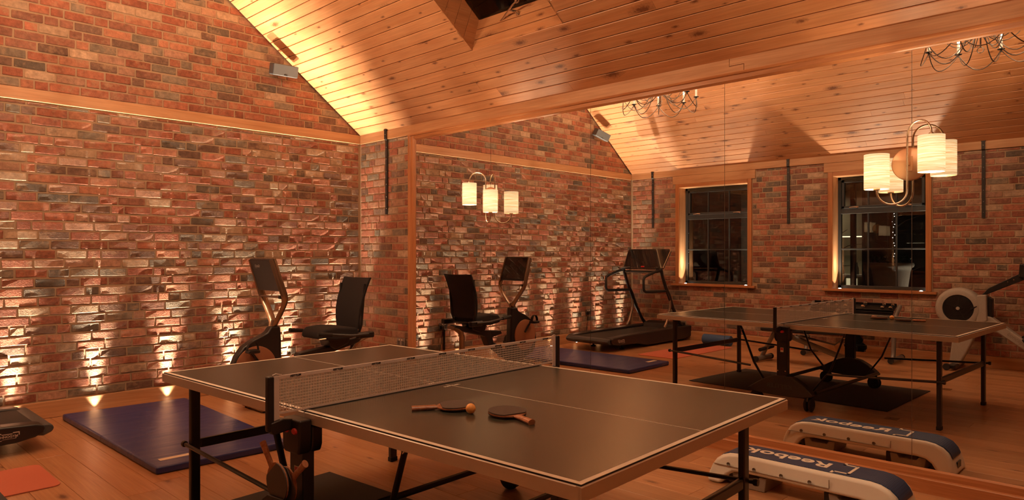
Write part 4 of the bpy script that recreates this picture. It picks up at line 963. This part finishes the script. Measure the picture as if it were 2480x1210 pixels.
# ------------------------------------------------------------------ sockets
def socket(M4, label, plug=False):
    t = thing('power_socket', label, 'socket'); t.matrix_world = M4
    MB().bx(-.073, .073, -.043, .043, 0, .008).build('plate', 'steelplate', t, bevel=.002)
    for s in (-1, 1):
        MB().bx(s * .038 - .022, s * .038 + .022, -.034, .012, .0076, .0086).build('outlet', 'darkgrey', t)
        MB().bx(s * .020 - .009, s * .020 + .009, .016, .032, .008, .013).build('rocker', 'offwhite', t, bevel=.002)
        hh = MB(); hh.bx(s * .038 - .004, s * .038 + .004, -.004, .008, .0086, .0090)
        hh.build('slot', 'black', t)
    if plug:
        MB().bx(-.018 + .038, .058, -.04, .005, .009, .045).build('plug', 'black', t, bevel=.006)
        MB().tube([(.038, -.04, .03), (.042, -.10, .028), (.06, -.25, .02), (.085, -.36, .02), (.07, -.42, .05), (.03, -.435, .08)], .0035, 6).build('cable', 'black', t, smooth=True)
    return t
socket(frame(M + .006, 6.157, .432, (0, -1, 0), (0, 0, 1)), 'metal double socket low on the brick pier beside the mirror')
socket(frame(3.356, B + .004, .455, (1, 0, 0), (0, 0, 1)), 'metal double socket behind the exercise bike with a plug in it', True)
socket(frame(.304, B + .004, .455, (1, 0, 0), (0, 0, 1)), 'metal double socket behind the treadmill with a cable', True)
tk = wt('cable_trunking', 'black vertical trunking under the socket behind the exercise bike', 'trunking', (3.345, B - .002, .3)); MB().bx(3.335, 3.355, B - .012, B + .006, .142, .41).build('cover', 'black', tk, bevel=.003); wend()

# ------------------------------------------------------------------ floor sockets
for i, (x, y, lb) in enumerate([(.955, 4.256, 'small brass floor socket lid between the coral mat and the black mat'), (2.772, 1.795, 'small brass floor socket lid by the black mat on the mirror side'), (.987, 1.787, 'small brass floor socket lid by the black mat on the window side')]):
    t = wt('floor_socket', lb, 'socket', (x, y, 0)); MB().bx(x - .05, x + .05, y - .05, y + .05, .0002, .0022).build('lid', 'brass', t, bevel=.0008, seg=1); MB().bx(x - .018, x + .018, y + .010, y + .016, .0022, .0032).build('lid_catch', 'black', t); wend()

# ------------------------------------------------------------------ dumbbell rack and dumbbells
t = wt('dumbbell_rack', 'grey tubular dumbbell rack with two black trays under the window', 'rack', (-.60, 3.22, 0))
for yy in (2.675, 3.765):
    MB().tube([(-.36, yy, .045), (-.82, yy, .045)], .032, 12).build('foot', 'greysteel', t, smooth=True)
    MB().cyl((-.345, yy, .045), (-.365, yy, .045), .036, n=12).cyl((-.815, yy, .045), (-.84, yy, .045), .036, n=12).build('foot_cap', 'blackmatt', t)
    MB().tube([(-.42, yy, .055), (-.46, yy, .10), (-.475, yy, .20), (-.50, yy, .45), (-.52, yy, .53), (-.58, yy, .61), (-.74, yy, .715)], .028, 12).build('upright', 'greysteel', t, smooth=True)
for (xc, zc) in ((-.47, .585), (-.635, .690)):
    TM = Matrix.Translation((xc, 0, zc)) @ Matrix.Rotation(.38, 4, 'Y')
    MB().bx(-.085, .085, 2.70, 3.74, -.012, .0, TM).bx(.075, .085, 2.70, 3.74, -.035, .012, TM).bx(-.085, -.075, 2.70, 3.74, -.02, .03, TM).build('tray', 'black', t, bevel=.003, seg=1)
wend()
def dumbbell(y, tier, sc, label, first=[None]):
    xc, zc = ((-.47, .585), (-.635, .690))[tier]
    t = thing('dumbbell', label, 'dumbbell', group='chrome dumbbells on the rack')
    t.matrix_world = Matrix.Translation((xc, y, zc)) @ Matrix.Rotation(.38, 4, 'Y') @ Matrix.Translation((0, 0, .045 * sc + .001)) @ Matrix.Diagonal((sc, sc, sc, 1)) @ Matrix.Rotation(pi / 2, 4, 'Y') if False else Matrix.Translation((xc, y, zc)) @ Matrix.Rotation(.38, 4, 'Y') @ Matrix.Translation((0, 0, .045 * sc + .001)) @ Matrix.Diagonal((sc, sc, sc, 1))
    if first[0] is None:
        first[0] = t
        for s in (-1, 1):
            MB().lathe([(0, 0), (.030, 0), (.042, .006), (.045, .02), (.045, .04), (.038, .052), (.015, .056), (0, .056)], (0, 0, 0), 18, 'x', Matrix.Translation((s * .062, 0, 0)) @ Matrix.Diagonal((s, 1, 1, 1))).build('weight', 'chrome', t, smooth=True)
        MB().tube([(-.065, 0, 0), (0, 0, 0), (.065, 0, 0)], .014, 10, rs=[.012, .015, .012]).build('grip', 'black', t, smooth=True)
    else:
        for c_ in first[0].children: k = c_.copy(); COL.objects.link(k); k.parent = t
DB = [(3.62, 1), (3.51, 1), (3.40, 1), (3.29, 1), (3.07, 1), (2.84, 1), (2.74, 1), (3.58, 0), (3.36, 0), (3.25, 0)]
nth = ['first', 'second', 'third', 'fourth', 'fifth', 'sixth', 'last']
for i, (y, tr_) in enumerate(DB):
    if tr_: lb = 'chrome dumbbell on the upper tray, %s one counting from the brick gable end' % nth[i]
    else: lb = 'chrome dumbbell on the lower tray, %s one counting from the brick gable end' % ['first', 'second', 'last'][i - 7]
    dumbbell(y, tr_, (.62 if i < 5 or i > 6 else .52), lb)

# ------------------------------------------------------------------ adjustable bench
t = wt('weight_bench', 'grey framed exercise bench with black seat behind the table', 'bench', (.42, 3.5, 0)); bx_ = .43
MB().tube([(.62, 3.985, .042), (.24, 3.965, .042)], .034, 12).build('foot', 'greysteel', t, smooth=True)
MB().cyl((.615, 3.985, .042), (.65, 3.987, .042), .038, n=12).cyl((.245, 3.965, .042), (.21, 3.963, .042), .038, n=12).build('foot_cap', 'blackmatt', t)
MB().tube([(bx_, 3.99, .06), (bx_, 3.93, .18), (bx_, 3.83, .37), (bx_, 3.80, .40)], .03, 10, rs=[(.032, .026)] * 4).build('front_post', 'greysteel', t, smooth=True)
MB().cyl((.62, 3.93, .165), (.47, 3.93, .17), .024, n=12).cyl((.39, 3.93, .17), (.24, 3.93, .175), .024, n=12).build('ankle_roller', 'blackmatt', t, smooth=True)
MB().tube([(bx_, 3.82, .385), (bx_, 3.60, .34), (bx_, 3.20, .21), (bx_, 2.86, .10)], .03, 10, rs=[(.022, .034)] * 4).build('main_beam', 'greysteel', t, smooth=True)
MB().tube([(.60, 2.84, .042), (.26, 2.84, .042)], .034, 12).build('foot', 'greysteel', t, smooth=True)
MB().cyl((.595, 2.84, .042), (.63, 2.84, .042), .04, n=12).cyl((.265, 2.84, .042), (.23, 2.84, .042), .04, n=12).build('foot_cap', 'blackmatt', t)
MB().bx(.28, .58, 3.58, 3.95, .405, .455).build('seat', 'blackmatt', t, bevel=.018, seg=3)
MB().prism([(3.54, .405), (3.54, .455), (2.72, .475), (2.70, .425)], 'x', .28, .58).build('backrest', 'blackmatt', t, bevel=.016, seg=3)
MB().tube([(bx_ - .06, 3.55, .36), (bx_ - .06, 3.1, .28), (bx_ - .06, 2.95, .40)], .012, 8).build('support_strut', 'greysteel', t, smooth=True)
wend()

# ------------------------------------------------------------------ rowing machine along the window wall
RX = -.62
t = wt('rowing_machine', 'pale grey rowing machine with round fan under the iron strap', 'rowing machine', (RX, 1.5, 0))
fc = (RX, 1.985, .735)
MB().lathe([(0, -.10), (.20, -.10), (.235, -.08), (.248, -.05), (.248, .05), (.235, .08), (.205, .095), (.165, .095), (.160, .07), (0, .06)], fc, 44, 'x').build('fan_housing', 'greyplastic', t, smooth=True)
g = MB().lathe([(0, .075), (.160, .075), (.160, .085), (0, .09)], fc, 40, 'x'); g.build('fan_grille', 'black', t, smooth=True)
for k in range(3, 14): MB().tube([(fc[0] + .092, fc[1] + .0115 * k * cos(a), fc[2] + .0115 * k * sin(a)) for a in [2 * pi * i / 32 for i in range(32)]], .0016, 4, closed=True).build('grille_ring', 'blackmetal', t, smooth=True)
for k in range(5): a = 2 * pi * (k + .35) / 5; MB().bx(fc[0] + .090, fc[0] + .095, .02, .158, -.002, .002, Matrix.Translation((0, fc[1], fc[2])) @ Matrix.Rotation(a, 4, 'X')).build('grille_spoke', 'blackmetal', t)
MB().lathe([(0, .102), (.018, .102), (.021, .098), (.021, .088)], fc, 20, 'x').build('hub_cap', 'greyplastic', t, smooth=True)
MB().prism([(1.86, .745), (1.79, .775), (1.79, .765), (1.86, .715)], 'x', fc[0] + .088, fc[0] + .10).build('damper_lever', 'black', t, bevel=.003)
MB().prism([(1.80, .90), (1.70, .91), (1.69, .60), (1.80, .56)], 'x', RX - .06, RX + .09).build('chain_case', 'greyplastic', t, bevel=.015, seg=3)
MB().prism([(1.69, .89), (1.645, .86), (1.645, .60), (1.69, .60)], 'x', RX - .05, RX + .05).build('nose_cap', 'black', t, bevel=.008)
MB().prism([(1.78, .875), (1.36, 1.085), (1.31, 1.10), (1.31, 1.17), (1.37, 1.175), (1.69, .985)], 'x', RX - .022, RX + .022).build('monitor_arm', 'black', t, bevel=.006)
MB().prism([(1.39, 1.12), (1.28, 1.10), (1.26, 1.27), (1.38, 1.28)], 'x', RX - .09, RX + .09).build('monitor', 'black', t, bevel=.015)
for yy, zz in ((1.50, 1.065), (1.44, 1.09), (1.36, 1.12)): MB().lathe([(0, .006), (.006, .005), (.008, 0)], (RX + .022, yy, zz), 10, 'x').build('bolt', 'chrome', t)
MB().prism([(2.02, .50), (1.86, .50), (1.80, .46), (1.86, .30), (1.985, .03), (2.09, .03), (2.06, .30)], 'x', RX - .05, RX + .06).build('front_leg', 'greyplastic', t, bevel=.02, seg=3)
MB().bx(RX - .24, RX + .24, 1.98, 2.06, .020, .07).build('front_foot', 'black', t, bevel=.012)
for s in (-1, 1): MB().lathe([(0, -.02), (.034, -.02), (.040, -.012), (.040, .012), (.034, .02), (0, .02)], (RX + s * .25, 2.07, .042), 20, 'x').build('transport_wheel', 'blackmatt', t, smooth=True)
MB().prism([(1.85, .66), (1.66, .655), (1.30, .375), (.95, .17), (.98, .12), (1.30, .26), (1.60, .47), (1.85, .50)], 'x', RX - .06, RX + .065).build('cowling', 'greyplastic', t, bevel=.018, seg=3)
text_mesh('concept2', .062, .0004, 'greywarm', 'lettering', t, frame(RX + .0655, 1.40, .40, (0, -.80, -.60), (0, -.60, .80)), bold=.001)
for s in (-1, 1):
    MB().prism([(1.35, .42), (1.25, .47), (1.18, .36), (1.28, .30)], 'x', RX + s * .13 - .055, RX + s * .13 + .055).build('footplate', 'black', t, bevel=.012)
MB().tube([(RX - .20, 1.33, .45), (RX + .20, 1.33, .45)], .014, 8).build('handle_bar', 'black', t, smooth=True)
MB().bx(RX - .025, RX + .025, -.35, 1.10, .335, .39).build('monorail', 'alu', t, bevel=.006)
MB().bx(RX - .03, RX + .03, -.36, -.30, .05, .335).bx(RX - .22, RX + .22, -.37, -.29, 0, .05).bx(RX - .03, RX + .03, .98, 1.10, .15, .335).build('rear_leg', 'black', t, bevel=.012)
MB().bx(RX - .15, RX + .15, .35, .60, .41, .46).bx(RX - .04, RX + .04, .40, .56, .33, .41).build('seat', 'black', t, bevel=.02, seg=3)
wend()

# ------------------------------------------------------------------ outdoors beyond the windows
struct(MB().bx(-9, L - .31, -4, 11, -.12, -.05).build('patio', plain('dark_paving', (.05, .045, .04), .8)), 'dark paved patio outside the windows')
PX, PY = -2.75, 3.34
t = wt('planter', 'large tapered planter with a rolled rim outside the window', 'planter', (PX, PY, -.05))
MB().lathe([(0, -.05), (.20, -.05), (.215, .0), (.24, .90), (.27, 1.12), (.285, 1.17), (.315, 1.19), (.325, 1.22), (.315, 1.25), (.27, 1.25), (.25, 1.22), (.245, 1.15), (0, 1.15)], (PX, PY, 0), 36).build('pot', 'terracotta', t, smooth=True)
MB().tube([(PX, PY, 1.15), (PX + .02, PY + .01, 1.6), (PX, PY, 2.1)], .03, 8, rs=[.04, .03, .02]).build('trunk', 'bark', t, smooth=True)
rnd = random.Random(44); lv = MB()
for i in range(260):
    a = rnd.uniform(0, 2 * pi); r = .33 * rnd.random() ** .5; zz = 1.22 + rnd.random() * .14; p = Vector((PX + r * cos(a) * .9, PY + r * sin(a) * .9, zz)); d = Vector((rnd.uniform(-1, 1), rnd.uniform(-1, 1), rnd.uniform(-.3, 1))).normalized() * .05; e = d.cross(Vector((0, 0, 1))).normalized() * .014
    lv.add([p, p + d * .5 + e, p + d, p + d * .5 - e], [(0, 1, 2, 3)])
lv.build('foliage', 'leaf', t, kind='stuff', recalc=False); wend()
lamp('SPOT', 'garden_spot', (-3.15, 2.45, .0), 55, (1, .84, .62), radius=.03, rot=Vector((PX + 3.15, PY - 2.45 - .1, .8)).to_track_quat('-Z', 'Y').to_euler(), cone=.9, blend=.6)
def tree(x, y, h, label, seed, n=26):
    rnd = random.Random(seed); t = wt('bare_tree', label, 'tree', (x, y, -.05)); MB().tube([(x, y, -.05), (x + .03, y, h * .5), (x, y + .04, h)], .05, 8, rs=[.06, .045, .03]).build('trunk', 'bark', t, smooth=True)
    b = MB(); ls = MB()
    for i in range(n):
        z0 = h * rnd.uniform(.35, 1); a = rnd.uniform(0, 2 * pi); ln = rnd.uniform(.2, .55); p0 = Vector((x, y, z0)); d = Vector((cos(a), sin(a), rnd.uniform(.3, 1.0))).normalized() * ln; p1 = p0 + d * .5 + Vector((0, 0, .05)); p2 = p0 + d
        b.tube([p0, p1, p2], .01, 4, rs=[.014, .008, .003])
    for i in range(46):
        z0 = h * i / 46; ls.bx(x + .065, x + .075, y - .055 + .03 * sin(i * 1.7), y - .045 + .03 * sin(i * 1.7), z0, z0 + .014)
    b.build('branches', 'bark', t, kind='stuff'); ls.build('fairy_lights', 'fairy', t, kind='stuff'); wend()
tree(-4.6, 3.85, 2.2, 'bare tree wound with fairy lights outside, behind the planter', 1)
tree(-4.1, 2.70, 1.9, 'bare tree outside at the side of the planter farther from the kitchen', 2)
tree(-3.8, 4.55, 2.6, 'bare tree outside between the planter and the lit kitchen', 3)
lamp('POINT', 'garden_light', (-4.6, 2.9, .15), 5, (1, .85, .65), radius=.05)
kt = wt('garden_kitchen', 'lit pale kitchen seen through the window behind the planter', 'building', (-6.5, 5.6, 0))
MB().bx(-7.4, -7.3, 4.6, 7.3, -.05, 2.9).build('back_wall', 'cabinet', kt); MB().bx(-7.4, -5.6, 4.55, 7.3, 2.8, 2.95).build('roof', 'darkwall', kt)
MB().bx(-7.3, -5.6, 7.2, 7.3, -.05, 2.8).build('side_wall', 'darkwall', kt); MB().bx(-7.3, -5.6, 4.60, 4.66, -.05, 2.8).build('side_wall', 'darkwall', kt)
for yy in (4.78, 5.9): MB().bx(-5.66, -5.6, yy, yy + .10, -.05, 2.8).build('door_post', 'windowframe', kt)
MB().bx(-7.3, -6.7, 4.66, 7.2, .0, .90).build('base_unit', 'cabinet', kt); MB().bx(-7.3, -6.65, 4.66, 7.2, .90, .94).build('worktop', 'offwhite', kt)
MB().bx(-7.3, -6.95, 4.66, 7.2, 1.78, 2.55).build('wall_unit', 'cabinet', kt); MB().bx(-6.99, -6.96, 4.66, 7.2, 1.755, 1.78).build('light_strip', 'strip', kt)
MB().bx(-6.699, -6.69, 5.10, 5.32, .98 - .45, .86).build('lit_niche', 'stripdim', kt)
for yy in (5.05, 5.2, 5.5): MB().lathe([(0, 0), (.04, 0), (.035, .14), (.015, .2), (.015, .26), (0, .26)], (-7.0, yy, .94), 12).build('bottle', 'darkgrey', kt, smooth=True)
wend()
lamp('AREA', 'kitchen_light', (-6.4, 6.1, 2.7), 14, (1, .86, .58), radius=.1)
struct(MB().bx(-8.2, -8.0, -4, 11, -.05, 4).build('wall_garden', 'darkwall'), 'dark garden boundary')
